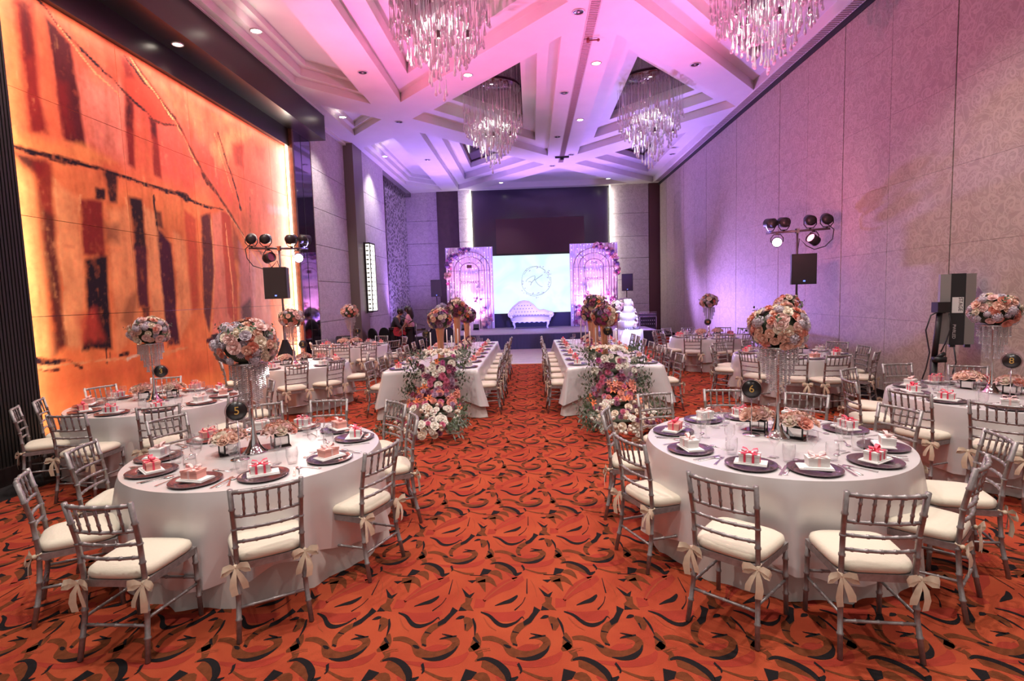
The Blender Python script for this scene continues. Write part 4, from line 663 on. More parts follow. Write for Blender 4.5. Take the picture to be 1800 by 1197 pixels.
# ---------------------------------------------------------------- tables
TABLES = {  # name: (x, y, number, word)
    'five': (-2.22, 4.18, '5'), 'six': (1.83, 4.20, '6'), 'eight': (4.76, 5.71, '8'), 'three': (-4.68, 6.47, '3'),
    'two': (-4.46, 9.98, '2'), 'one': (-4.66, 13.68, '1'), 'nine': (4.49, 9.58, '9'), 'ten': (4.36, 13.52, '10')}
CH = {  # chair backs (x, y, turn from facing the table centre)
    'five': [(-2.35,2.72,3),(-1.56,2.98,3),(-1.09,3.71,1),(-1.08,4.68,-2),(-1.40,5.32,-10),(-2.16,5.52,8),(-2.80,5.38,12),(-3.44,4.85,8),(-3.44,3.89,-1),(-3.22,3.19,-8)],
    'six': [(1.01,2.93,-9),(1.75,2.70,-3),(2.57,3.15,8),(3.12,3.69,6),(3.07,4.61,-1),(2.64,5.29,-2),(1.95,5.60,-2),(1.22,5.48,-10),(.62,4.70,8),(.66,3.78,4)],
    'eight': [(3.58,5.24,5),(3.92,4.67,-12),(3.90,6.80,-3),(3.46,6.02,4),(4.71,7.14,1),(5.35,6.82,-2)],
    'three': [(-3.92,5.41,-4),(-4.61,5.07,0),(-5.52,5.46,-14),(-5.70,5.93,2),(-5.72,6.85,-2),(-5.34,7.58,-9),(-3.40,6.06,6),(-3.50,7.01,10)],
    'two': [(-3.92,8.74,20),(-3.43,9.22,10),(-3.18,10.22,8),(-5.16,11.0,-10),(-4.50,11.25,-5),(-5.66,9.52,10)],
    'one': [(-4.49,12.42,12),(-3.87,12.55,0),(-5.05,12.5,6),(-5.5,13.15,-5),(-5.55,13.95,-8),(-5.12,14.85,-10),(-4.23,14.92,8),(-3.42,13.15,-8),(-3.40,14.2,8)],
    'nine': [(3.49,8.88,-8),(3.98,8.36,0),(4.55,8.19,1),(5.31,8.51,10),(5.60,9.33,12),(5.58,10.1,12),(4.34,10.88,-10),(5.0,10.86,0),(3.26,9.95,-10),(3.58,10.52,-12)],
    'ten': [(3.64,12.46,14),(4.31,12.26,-8),(3.29,14.3,-20),(3.14,13.2,-14),(3.06,13.75,-14),(3.62,14.78,8),(4.22,14.84,8),(5.07,14.6,8),(5.45,14.1,10),(4.89,12.38,1),(5.45,12.95,-20)]}
def round_cloths():
    def skirt(r0, ztop, zbot, flare, amp, nf, seed, scallop=0.0, n=180):
        rng = random.Random(seed); ph = [rng.uniform(0, 6.28) for _ in range(5)]; b = MB(); rings = []
        lv = 11
        for i in range(lv):
            t = i/(lv-1); ring = []
            for j in range(n):
                a = 2*PI*j/n
                u_ = nf*a*.5+ph[0]+.5*math.sin(3*a+ph[1]); f = 1.1-1.9*abs(math.sin(u_))**.75+.45*math.sin((nf+7)*a+ph[2])+.4*math.sin(5*a+ph[3])
                zb = zbot+scallop*(math.sin(4*a+ph[4])*.5+.5)
                z = ztop+(zb-ztop)*t
                r = r0+.016+flare*t+amp*(t**.7)*f*.5*(.25+.75*t)
                if i == 0: r = r0+.004
                ring.append((r*math.cos(a), r*math.sin(a), z-.012*(1 if i else 0)))
            rings.append(ring)
        vs = [p for g in rings for p in g]
        b.add(vs, [(i*n+(j+1) % n, i*n+j, (i+1)*n+j, (i+1)*n+(j+1) % n) for i in range(lv-1) for j in range(n)])
        return b
    out = []
    for s in range(4):
        o = skirt(.925, .757, .15, .06, .085, 16, 10+s, .10)
        n = 180; top = MB(); top.add([(.929*math.cos(2*PI*j/n), .929*math.sin(2*PI*j/n), .757) for j in range(n)]+[(.90*math.cos(2*PI*j/n), .90*math.sin(2*PI*j/n), .7605) for j in range(n)]+[(0, 0, .7605)],
            [(j, (j+1) % n, n+(j+1) % n, n+j) for j in range(n)]+[(n+j, n+(j+1) % n, 2*n) for j in range(n)])
        b = len(o.v); o.v += top.v; o.f += [tuple(i+b for i in f) for f in top.f]; o.mi += [0]*len(top.f)
        u = skirt(.915, .72, .008, .03, .045, 15, 40+s)
        out.append((o.mesh('overlay', satin), u.mesh('underlay', linen)))
    return out
CLOTHS = round_cloths()
tb = MB().lathe([(.0001, .735), (.90, .735), (.91, .745), (.90, .755), (.0001, .755)], 48).mesh('tabletop', brown_wood)
tl = MB(); tl.tube([(0, 0, .02), (0, 0, .735)], .05, 12); tl.lathe([(.0001, .0), (.35, .0), (.35, .02), (.05, .06)], 24); tl = tl.mesh('pedestal', black)
TABLEKIT = Kit().part('tabletop', tb).part('pedestal', tl)

# ---------------------------------------------------------------- place setting pieces
ZT = .7612
charger_me = MB().lathe([(.0001, .004), (.105, .004), (.115, .010), (.160, .016), (.1655, .017), (.164, .012), (.12, .003), (.0001, 0)], 36).mesh('charger_plate', charger_m)
b = MB(); b.box((0, 0, .003), (.20, .125, .006)); b.box((.004, .003, .0085), (.19, .115, .005)); b.box((.01, -.006, .0125), (.175, .095, .003)); b.tube([(-.098, -.06, .006), (-.098, .06, .006)], .0055, 6)
napkin_me = b.mesh('napkin', napkin_m, False)
def gift(mbox, mrib, full):
    k = Kit(); b = MB(); b.box((0, 0, .022), (.125, .085, .044)); b.box((0, 0, .048), (.131, .091, .014)); k.part('box', b.mesh('box', mbox, False))
    r = MB()
    if full:
        r.box((-.026, 0, .0285), (.014, .0935, .0565)); r.box((.026, 0, .0285), (.014, .0935, .0565)); r.box((0, 0, .0285), (.1335, .012, .0565))
    else: r.box((0, 0, .0285), (.016, .0935, .0565))
    k.part('ribbon', r.mesh('ribbon', mrib, False))
    w = MB(); w.ball((0, 0, .062), (.011, .009, .009), 8, 5)
    for q in (-1, 1):
        w.ribbon([(0, 0, .06), (q*.02, .004, .082), (q*.046, .006, .088), (q*.052, .002, .068), (q*.02, 0, .060)], [.010, .024, .030, .026, .010], (0, 1, .1))
        w.ribbon([(0, 0, .06), (q*.022, -.022, .062), (q*.05, -.044, .060)], [.010, .018, .022], (0.6, q*.9, 0))
    k.part('bow', w.mesh('bow', mrib))
    return k
GIFTS = [(gift(paper_w, hot, True), 'white gift box with hot pink ribbon'), (gift(paper_w, blush, False), 'white gift box with pale blush bow'),
         (gift(paper_p, hot, True), 'salmon gift box with hot pink ribbon'), (gift(paper_p, blush, False), 'salmon gift box with pale blush bow')]
b = MB(); b.prism([(-.010, -.10), (.010, -.10), (.006, -.02), (.0045, .03), (-.0045, .03), (-.006, -.02)], 0, .003)
b.prism([(-.0045, .03), (.0045, .03), (.013, .05), (.013, .062), (-.013, .062), (-.013, .05)], 0, .003)
for x in (-.0105, -.0035, .0035, .0105): b.prism([(x-.0024, .062), (x+.0024, .062), (x+.0014, .105), (x-.0014, .105)], .0, .0025)
fork_me = b.mesh('fork', steel, False)
b = MB(); b.prism([(-.009, -.11), (.009, -.11), (.008, 0), (.012, .03), (.011, .09), (.002, .125), (-.007, .115), (-.008, 0)], 0, .003); knife_me = b.mesh('knife', steel, False)
b = MB(); b.prism([(-.009, -.10), (.009, -.10), (.004, .0), (.0035, .04), (-.0035, .04), (-.004, 0)], 0, .003); b.ball((0, .066, .004), (.021, .031, .004), 14, 6); spoon_me = b.mesh('spoon', steel)
tumbler_me = MB().lathe([(.0001, .002), (.026, .002), (.029, .006), (.036, .055), (.034, .105), (.0325, .105), (.0345, .055), (.027, .012), (.0001, .010)], 24).mesh('tumbler', glass)
goblet_me = MB().lathe([(.0001, .001), (.032, .001), (.031, .004), (.006, .010), (.0045, .075), (.012, .085), (.036, .120), (.039, .155), (.034, .190), (.033, .190), (.037, .155), (.034, .122), (.0001, .088)], 24).mesh('wine_glass', glass)
def setting(x, y, ang, z, gi, where, group, cutlery=True, goblet=True, rz_j=0.0):
    # ang: direction from plate to the table centre (diner looks this way)
    ca, sa = math.cos(ang), math.sin(ang)
    def P(r, f): return (x+r*sa+f*ca, y-r*ca+f*sa)     # r: to the diner's right, f: forward
    rz = ang-PI/2
    o = obj('charger_plate', charger_me, None, (x, y, z)); tag(o, 'glossy dark charger plate, '+where, 'plate', 'charger plates '+group)
    nz = R.uniform(-.5, .5)
    o = obj('napkin', napkin_me, None, (x, y, z+.0168), (0, 0, rz+nz*.6+rz_j)); tag(o, 'folded white napkin, '+where, 'napkin', 'folded napkins '+group)
    kit, lab = GIFTS[gi]
    kit.place('gift_box', lab+', '+where, 'gift box', (x+R.uniform(-.02, .02), y+R.uniform(-.015, .015), z+.0312), rz+nz*.4, 'gift boxes '+group)
    if cutlery:
        for nm, me, rr, ff, jj in (('fork', fork_me, -.205, .0, .1), ('knife', knife_me, .195, -.01, .1), ('spoon', spoon_me, .228, .0, .12)):
            q = P(rr, ff); o = obj(nm, me, None, (*q, z+.0004), (0, 0, rz+R.uniform(-jj, jj))); tag(o, 'polished steel '+nm+', '+where, nm, nm+'s '+group)
        q = P(.03, .225); o = obj('dessert_spoon', spoon_me, None, (*q, z+.0004), (0, 0, rz+PI/2+R.uniform(-.2, .2)), .85); tag(o, 'small steel dessert spoon, '+where, 'spoon', 'dessert spoons '+group)
    q = P(.20, .20); o = obj('tumbler', tumbler_me, None, (*q, z), (0, 0, 0), 1.18); tag(o, 'clear water tumbler, '+where, 'glass', 'water tumblers '+group)
    if goblet:
        q = P(.10, .265); o = obj('wine_glass', goblet_me, None, (*q, z)); tag(o, 'stemmed clear wine glass, '+where, 'glass', 'wine glasses '+group)

# ---------------------------------------------------------------- flowers
def rose_mesh(nm, m, seed=0):
    b = MB(); rg = random.Random(seed); b.ball((0, 0, .35), (.34, .34, .42), 8, 5)
    for n, rad, hgt, lean, w in ((4, .42, .78, .06, .60), (5, .66, .66, .22, .68), (6, .88, .42, .42, .70)):
        o0 = rg.uniform(0, 6)
        for i in range(n):
            a = o0+2*PI*i/n; ca, sa = math.cos(a), math.sin(a); vs = []
            for t in (0, .55, 1.0):
                for u in (-1, 0, 1):
                    r_ = .12+(rad-.12)*t**.8+lean*.4*t*t; aa = a+u*w*(.5+.5*t)*(1-.3*(t == 1.0)*abs(u)); zz = hgt*t**.9-.10*abs(u)*t-.06*lean*(t == 1.0)
                    vs.append((r_*math.cos(aa), r_*math.sin(aa), zz))
            b.add(vs, [(0, 1, 4, 3), (1, 2, 5, 4), (3, 4, 7, 6), (4, 5, 8, 7)])
    return b.mesh(nm, m)
def tulip_mesh(nm, m):
    b = MB(); b.ball((0, 0, .6), (.5, .5, .7), 8, 6)
    for i in range(6):
        a = 2*PI*i/6; r1 = .52 if i % 2 else .60
        vs = []
        for t, rr, z in ((0, .18, 0), (.4, r1, .35), (.75, r1*.98, .85), (1, r1*.55, 1.25)):
            w = (.2, .62, .55, .1)[(0, .4, .75, 1).index(t)]
            for u in (-1, 1): vs.append((rr*math.cos(a+u*w), rr*math.sin(a+u*w), z))
        b.add(vs, [(0, 1, 3, 2), (2, 3, 5, 4), (4, 5, 7, 6)])
    return b.mesh(nm, m)
def mum_mesh(nm, m, n=3, seed=1):
    b = MB(); rg = random.Random(seed); b.ball((0, 0, .2), (.3, .3, .25), 8, 4)
    for layer in range(n):
        k = 9+3*layer; el = (1.15, .65, .2)[layer]; ln = (.55, .8, 1.0)[layer]
        for i in range(k):
            a = 2*PI*i/k+layer*.3+rg.uniform(-.1, .1); ca, sa = math.cos(a), math.sin(a); ce, se = math.cos(el), math.sin(el); px, py = -sa, ca
            w = .13
            b.add([(.1*ca, .1*sa, .15), (ln*.6*ce*ca+px*w, ln*.6*ce*sa+py*w, .15+ln*.6*se+.05), (ln*ce*ca, ln*ce*sa, .15+ln*se*.9), (ln*.6*ce*ca-px*w, ln*.6*ce*sa-py*w, .15+ln*.6*se+.05)], [(0, 1, 2, 3)])
    return b.mesh(nm, m)
def lily_mesh(nm, m):
    b = MB()
    for i in range(6):
        a = 2*PI*i/6; ca, sa = math.cos(a), math.sin(a); px, py = -sa, ca; vs = []
        for t, r_, z, w in ((0, .05, 0, .05), (.35, .3, .35, .2), (.7, .75, .5, .2), (1, 1.1, .32, .02)):
            vs += [(r_*ca-px*w, r_*sa-py*w, z), (r_*ca, r_*sa, z-.05), (r_*ca+px*w, r_*sa+py*w, z)]
        b.add(vs, [(3*k, 3*k+1, 3*k+4, 3*k+3) for k in range(3)]+[(3*k+1, 3*k+2, 3*k+5, 3*k+4) for k in range(3)])
    for i in range(4):
        a = 2*PI*i/4; b.tube([(0, 0, .1), (.15*math.cos(a), .15*math.sin(a), .6)], .02, 4)
    return b.mesh(nm, m)
def hydra_mesh(nm, m, seed=2):
    b = MB(); rg = random.Random(seed); b.ball((0, 0, .2), (.75, .75, .6), 10, 6)
    for i in range(26):
        z = 1-i/26*1.05; r_ = math.sqrt(max(0, 1-z*z)); a = i*2.4; c = Vector((r_*math.cos(a)*.95, r_*math.sin(a)*.95, .2+z*.8)); nn = Vector((r_*math.cos(a), r_*math.sin(a), z)).normalized()
        t1 = nn.orthogonal().normalized(); t2 = nn.cross(t1)
        for q in range(4):
            aa = q*PI/2+rg.uniform(0, .6); d = t1*math.cos(aa)+t2*math.sin(aa); s_ = nn.cross(d)
            b.add([c, c+d*.16+s_*.11+nn*.05, c+d*.27+nn*.03, c+d*.16-s_*.11+nn*.05], [(0, 1, 2, 3)])
    return b.mesh(nm, m)
def sprig_mesh(nm, m, leaves=7, ln=.22, wd=.12, seed=3):
    b = MB(); rg = random.Random(seed); b.tube([(0, 0, 0), (.05, 0, .5), (.0, .04, 1)], [.012, .01, .006], 5)
    for i in range(leaves):
        t = .2+.8*i/(leaves-1); a = i*2.2+rg.uniform(-.3, .3); c = Vector((.05*math.sin(t*PI), .04*t*t, t)); d = Vector((math.cos(a), math.sin(a), .55)).normalized(); s_ = d.cross(Vector((0, 0, 1))).normalized()
        L_ = ln*rg.uniform(1.2, 1.9)
        b.add([c, c+d*L_*.5+s_*wd, c+d*L_-Vector((0, 0, .03)), c+d*L_*.5-s_*wd, c+d*L_*.5+Vector((0, 0, .02))], [(0, 1, 4), (1, 2, 4), (2, 3, 4), (3, 0, 4)])
    return b.mesh(nm, m)
FLOW = {}
for c in ('cream', 'white', 'peach', 'blush', 'coral', 'mauve', 'rose', 'plum', 'lilac', 'purple'): FLOW['rose', c] = rose_mesh('rose', FM[c], len(FLOW))
for c in ('white', 'cream'): FLOW['tulip', c] = tulip_mesh('tulip', FM[c])
for c in ('plum', 'magenta', 'mauve', 'purple', 'rose', 'coral', 'lilac'): FLOW['mum', c] = mum_mesh('chrysanthemum', FM[c])
for c in ('orange', 'coral', 'blush', 'peach', 'magenta'): FLOW['lily', c] = lily_mesh('lily', FM[c])
for c in ('lilac', 'mauve', 'white', 'purple', 'blush'): FLOW['hyd', c] = hydra_mesh('hydrangea', FM[c])
FLOW['leaf', 'green'] = sprig_mesh('leaf_sprig', leafg); FLOW['leaf', 'sage'] = sprig_mesh('leaf_sprig', sagem, 9, .26, .07, 5)
def bloom(parent, key, p, nrm, s, spin=None):
    q = Vector(nrm).normalized().to_track_quat('Z', 'Y').to_euler()
    me = FLOW[key]; o = obj(me.name.split('.')[0], me, parent, p, q, s)
    return o
def ball_of_flowers(t, c, rad, n, palette, size, zs=1.0, rg=R, lower=-.35, leaves=8):
    core = MB().ball(c, (rad*.78, rad*.78, rad*.78*zs), 14, 9).mesh('foliage', foam); obj('foliage', core, t)
    for i in range(n):
        z = 1-(i+.5)/n*(1-lower); r_ = math.sqrt(1-z*z); a = i*2.39996+rg.uniform(-.2, .2)
        nn = Vector((r_*math.cos(a), r_*math.sin(a), z))
        k = palette[rg.randrange(len(palette))]; s_ = size*rg.uniform(.75, 1.2)*(.95 if k[0] == 'hyd' else 1)
        q_ = rad*rg.uniform(.80, .96); p = (c[0]+nn.x*q_, c[1]+nn.y*q_, c[2]+nn.z*q_*zs)
        bloom(t, k, p, (nn.x, nn.y, nn.z/zs), s_)
    for i in range(leaves):
        a = rg.uniform(0, 6.28); z = rg.uniform(-.3, .8); r_ = math.sqrt(1-z*z); nn = Vector((r_*math.cos(a), r_*math.sin(a), z))
        bloom(t, ('leaf', 'green'), (c[0]+nn.x*rad*.8, c[1]+nn.y*rad*.8, c[2]+nn.z*rad*.8*zs), nn, .09)
PAL_R = [('rose', 'peach')]*3+[('rose', 'cream')]*3+[('rose', 'coral')]*2+[('rose', 'blush')]*3+[('hyd', 'lilac')]*3+[('mum', 'coral')]+[('rose', 'lilac')]
PAL_L = [('rose', 'cream')]*3+[('rose', 'blush')]*4+[('hyd', 'lilac')]*3+[('rose', 'peach')]*3+[('rose', 'lilac')]*3+[('mum', 'lilac'), ('rose', 'coral'), ('mum', 'coral')]
PAL_V = [('rose', 'plum')]*3+[('mum', 'magenta')]*3+[('rose', 'cream')]*4+[('rose', 'coral')]*2+[('mum', 'purple')]*3+[('lily', 'orange')]+[('rose', 'mauve')]*2
# tall centrepiece: flared silver stand, crystal curtain, dome of flowers
stand_me = MB().lathe([(.0001, 0), (.095, 0), (.096, .006), (.075, .02), (.045, .06), (.025, .12), (.014, .20), (.011, .30), (.011, .66), (.03, .70), (.12, .715), (.12, .72), (.0001, .722)], 24).mesh('stand', chrome)
def crystals():
    b = MB(); rings = [(.135, 18, .13), (.11, 15, .21), (.082, 11, .29), (.055, 8, .36)]
    for r_, n, ln in rings:
        for i in range(n):
            a = 2*PI*i/n; x, y = r_*math.cos(a), r_*math.sin(a); k = int(ln/.0165)
            for j in range(k):
                z = .71-j*.0165-.008; q = .0092 if j < k-1 else .0115; h = .0078 if j < k-1 else .013
                b.add([(x, y, z+h), (x+q, y, z), (x, y+q, z), (x-q, y, z), (x, y-q, z), (x, y, z-h)], [(0, 1, 2), (0, 2, 3), (0, 3, 4), (0, 4, 1), (5, 2, 1), (5, 3, 2), (5, 4, 3), (5, 1, 4)])
    return b.mesh('crystal_strands', crystal, False)
cryst_me = crystals()
ring_me = MB(); 
for r_ in (.135, .11, .082, .055): ring_me.tube([(r_*math.cos(2*PI*i/24), r_*math.sin(2*PI*i/24), .712) for i in range(25)], .004, 5, False)
ring_me = ring_me.mesh('crystal_ring', chrome)
def tall_centrepiece(word, x, y, pal, n, rad=.215, zc=.86):
    t = thing('tall_centrepiece', 'tall silver stand with crystal strands and dome of flowers on table '+word, 'centrepiece', (x, y, ZT), R.uniform(0, 6), 'tall centrepieces on the round tables')
    obj('stand', stand_me, t); obj('crystal_strands', cryst_me, t, kind='stuff'); obj('crystal_ring', ring_me, t)
    ball_of_flowers(t, (0, 0, zc), rad, n, pal, .045 if n > 60 else .052, .86, lower=-.62)
disc_me = MB().lathe([(.0001, -.004), (.072, -.004), (.072, .004), (.0001, .004)], 40).mesh('disc', mat('sign_black', (.016, .012, .013), .3))
rimme = MB().lathe([(.072, -.005), (.083, -.005), (.083, .005), (.072, .005), (.072, -.005)], 40).mesh('rim', clear_glass('acrylic', (.8, .75, .75), 1.45, .15))
spole = MB().tube([(0, 0, .01), (0, 0, .345)], .0045, 8).lathe([(.0001, 0), (.066, 0), (.066, .008), (.0001, .012)], 28).mesh('pole', chrome)
def sign(label, x, y, z, lines, hgt=.345, face=None):
    t = thing('table_sign', label, 'table sign', (x, y, z), 0, 'round table signs')
    a = math.atan2(-y, -x)+PI/2 if face is None else face
    obj('pole', spole, t, scale=(1, 1, hgt/.345))
    d = obj('disc', disc_me, t, (0, 0, hgt+.075), (PI/2, 0, a)); obj('rim', rimme, t, (0, 0, hgt+.075), (PI/2, 0, a))
    for txt, sz, dz in lines:
        me = font_mesh(txt, sz); me.materials.append(goldprint); obj('lettering', me, d, (0, dz, .0055))
# mirrored box vase with pink flowers
def box_vase():
    k = Kit(); b = MB(); h = .085; s_ = .055
    for x in (-s_, s_):
        for y in (-s_, s_): b.box((x, y, h/2), (.010, .010, h))
    for z in (.004, h-.004):
        for q in (-s_, s_): b.box((0, q, z), (2*s_, .009, .009)); b.box((q, 0, z), (.009, 2*s_, .009))
    k.part('frame', b.mesh('frame', black, False))
    for i in range(4):
        a = i*PI/2; g = MB().box((0, -s_, h/2), (2*s_-.01, .003, h-.01)); k.part('mirror_pane', g.mesh('mirror_pane', mat('vase_mirror', (.8, .76, .74), .06, .95), False), (0, 0, 0), (0, 0, a))
    g = MB().box((0, 0, .004), (2*s_, 2*s_, .006)); k.part('base', g.mesh('base', black, False))
    return k
VASE = box_vase()
def small_vase(label, x, y, rz, cols, n=22):
    t = VASE.place('box_vase', label, 'vase', (x, y, ZT+.004), rz, 'mirrored box vases')
    obj('foliage', MB().ball((0, 0, .095), (.05, .05, .03), 10, 6).mesh('foliage', foam), t)
    for i in range(n):
        a = i*2.4; r_ = .115*math.sqrt((i+.4)/n); nn = Vector((math.cos(a)*r_*9, math.sin(a)*r_*9, .9))
        bloom(t, cols[i % len(cols)], (math.cos(a)*r_, math.sin(a)*r_, .125+.03*math.cos(r_*16)), nn, R.uniform(.046, .064))
tray_me = MB().box((0, 0, .002), (.52, .2, .004)).mesh('mirror_tray', mat('smoked_mirror', (.35, .28, .28), .05, .95), False)
votive_me = MB().lathe([(.0001, .002), (.028, .002), (.034, .03), (.032, .06), (.030, .06), (.031, .03), (.0001, .008)], 16).mesh('votive_glass', glass)

CP = {'five': (-2.23, 4.12, -2.245, 3.93, -2.43, 4.11, -2.12, 4.32, PAL_L, 100), 'six': (1.91, 4.27, 1.735, 4.34, 1.86, 4.50, 2.06, 4.26, PAL_R, 100),
      'eight': (4.82, 5.83, 4.76, 5.53, 4.80, 6.10, 4.96, 5.74, PAL_R, 84), 'three': (-4.74, 6.50, -4.58, 6.42, -4.97, 6.62, -4.66, 6.72, PAL_L, 74),
      'two': (-4.50, 9.94, -4.30, 9.90, -4.68, 9.94, -4.38, 10.10, PAL_R, 40), 'one': (-4.68, 13.70, -4.45, 13.55, -4.85, 13.6, -4.55, 13.72, PAL_R, 36),
      'nine': (4.45, 9.62, 4.37, 9.3, 4.25, 9.62, 4.65, 9.66, PAL_R, 42), 'ten': (4.36, 13.54, 4.22, 13.2, 4.15, 13.5, 4.58, 13.6, PAL_R, 36)}
PINKV = [('lily', 'blush'), ('rose', 'peach'), ('rose', 'coral'), ('rose', 'blush'), ('lily', 'peach'), ('rose', 'cream'), ('rose', 'peach')]
SHADE = {'five': 'front left', 'six': 'front right'}
def side_names(items, cx, cy):
    near = sorted([i for i in range(len(items)) if items[i][1] < cy], key=lambda i: items[i][0]/items[i][1])
    far = sorted([i for i in range(len(items)) if items[i][1] >= cy], key=lambda i: items[i][0]/items[i][1])
    out = {}
    for nm, l in (('near', near), ('far', far)):
        for k, i in enumerate(l): out[i] = (ORD[k], nm)
    return out
for ti, (word, (tx, ty, num)) in enumerate(TABLES.items()):
    t = TABLEKIT.place('banquet_table', 'round banquet table under the satin cloth, table '+word, 'table', (tx, ty, 0), 0, 'round banquet tables')
    ov, ul = CLOTHS[ti % 4]
    c = thing('tablecloth', 'floor-length pale satin cloth on round table '+word, 'tablecloth', (tx, ty, 0), ti*1.3, 'round satin tablecloths')
    obj('overlay', ov, c); obj('underlay', ul, c)
    cs = CH[word]; nm = side_names(cs, tx, ty)
    for i, (bx, by, off) in enumerate(cs):
        face = math.degrees(math.atan2(ty-by, tx-bx))+off
        put_chair(bx, by, face, 'silver bamboo-style chair, %s from left on the %s side of table %s' % (*nm[i], word), 'chairs around the round tables')
    # settings: before each chair, the gaps filled where the cloth is laid for ten
    angs = [math.atan2(by-ty, bx-tx) % (2*PI) for bx, by, o in cs]
    if len(angs) < 9:
        base = angs[0]; cand = [(base+i*PI/5) % (2*PI) for i in range(10)]
        angs = [a for a in cand if (tx+.75*math.cos(a))/(ty+.75*math.sin(a)) < .92]
    angs = angs[:10]
    pts = [(tx+.735*math.cos(a), ty+.735*math.sin(a)) for a in angs]; nm = side_names(pts, tx, ty)
    near_t = word in ('five', 'six', 'eight', 'three')
    gseq = {'six': [0, 1, 0, 1, 0, 1, 0, 1, 2, 1], 'five': [3, 0, 3, 0, 3, 0, 1, 2, 1, 2]}.get(word, [0, 1, 3, 0, 2, 1, 0, 3, 2, 0, 1])
    for i, (px_, py_) in enumerate(pts):
        setting(px_, py_, angs[i]+PI, ZT, gseq[i % len(gseq)], '%s from left on %s side of table %s' % (*nm[i], word), 'on table '+word, near_t, near_t)
    sx, sy, gx, gy, ax, ay, bx, by, pal, n = CP[word]
    tall_centrepiece(word, sx, sy, pal, n, .225 if word == 'five' else .215)
    sign('round black sign on a silver pole with gold number %s on its table' % word, gx, gy, ZT, [(num, .085 if len(num) == 1 else .07, 0)], .30)
    tr = obj('mirror_tray', tray_me, None, ((ax+bx)/2, (ay+by)/2, ZT), (0, 0, math.atan2(by-ay, bx-ax))); tag(tr, 'smoked mirror tray under the vases on table '+word, 'tray', 'mirror trays')
    ra = math.atan2(by-ay, bx-ax)
    small_vase('mirrored box vase with pink lilies, the left one on table '+word, ax, ay, ra+.3, PINKV)
    small_vase('mirrored box vase with peach flowers, the right one on table '+word, bx, by, ra+.1, PINKV[::-1])

# ---------------------------------------------------------------- the two long tables
LY0, LY1 = 8.55, 13.75
LONG = {'left': (-2.44, -.90), 'right': (.53, 2.05)}
def long_cloth(w, l, seed):
    rg = random.Random(seed); per = []
    n1, n2 = 40, 110; hw, hl = w/2, l/2
    for i in range(n1): per.append((-hw+w*i/n1, -hl, 0, -1))
    for i in range(n2): per.append((hw, -hl+l*i/n2, 1, 0))
    for i in range(n1): per.append((hw-w*i/n1, hl, 0, 1))
    for i in range(n2): per.append((-hw, hl-l*i/n2, -1, 0))
    N = len(per); ph = [rg.uniform(0, 6) for _ in range(6)]
    def skirt(z0, zb, flare, amp, corner, pull):
        b = MB(); lv = 9
        for k in range(lv):
            t = k/(lv-1)
            for i, (x, y, nx, ny) in enumerate(per):
                s_ = i*.13
                cx, cy = (hw-abs(x)), (hl-abs(y)); cd_ = math.hypot(max(0, cx), max(0, cy))
                cf = max(0, 1-cd_/.30)
                f = math.sin(s_*1.7+ph[0]+math.sin(s_*.6+ph[1]))+.5*math.sin(s_*3.3+ph[2])
                zz = zb - corner*cf
                o = pull+flare*t+amp*t*f*(1-cf)+cf*.16*t
                sx, sy = (nx, ny)
                if cf > 0:
                    sx, sy = nx*.5+math.copysign(.5, x), ny*.5+math.copysign(.5, y)
                    q = math.hypot(sx, sy); sx, sy = sx/q, sy/q
                b.v.append((x+sx*o, y+sy*o, z0+(zz-z0)*t))
        b.f += [(k*N+(i+1) % N, k*N+i, (k+1)*N+i, (k+1)*N+(i+1) % N) for k in range(lv-1) for i in range(N)]; b.mi += [0]*len(b.f)
        return b
    o = skirt(.758, .30, .03, .016, .12, .004); k = len(o.v)
    o.v += [(p[0], p[1], .7605) for p in per]; base = k
    o.f += [(i, (i+1) % N, base+(i+1) % N, base+i) for i in range(N)]+[tuple(range(base, base+N))]; o.mi += [0]*(N+1)
    u = skirt(.70, .008, .02, .014, 0, -.012)
    return o.mesh('overlay', satin), u.mesh('underlay', linen)
tri_z = [9.9, 11.6, 13.0]
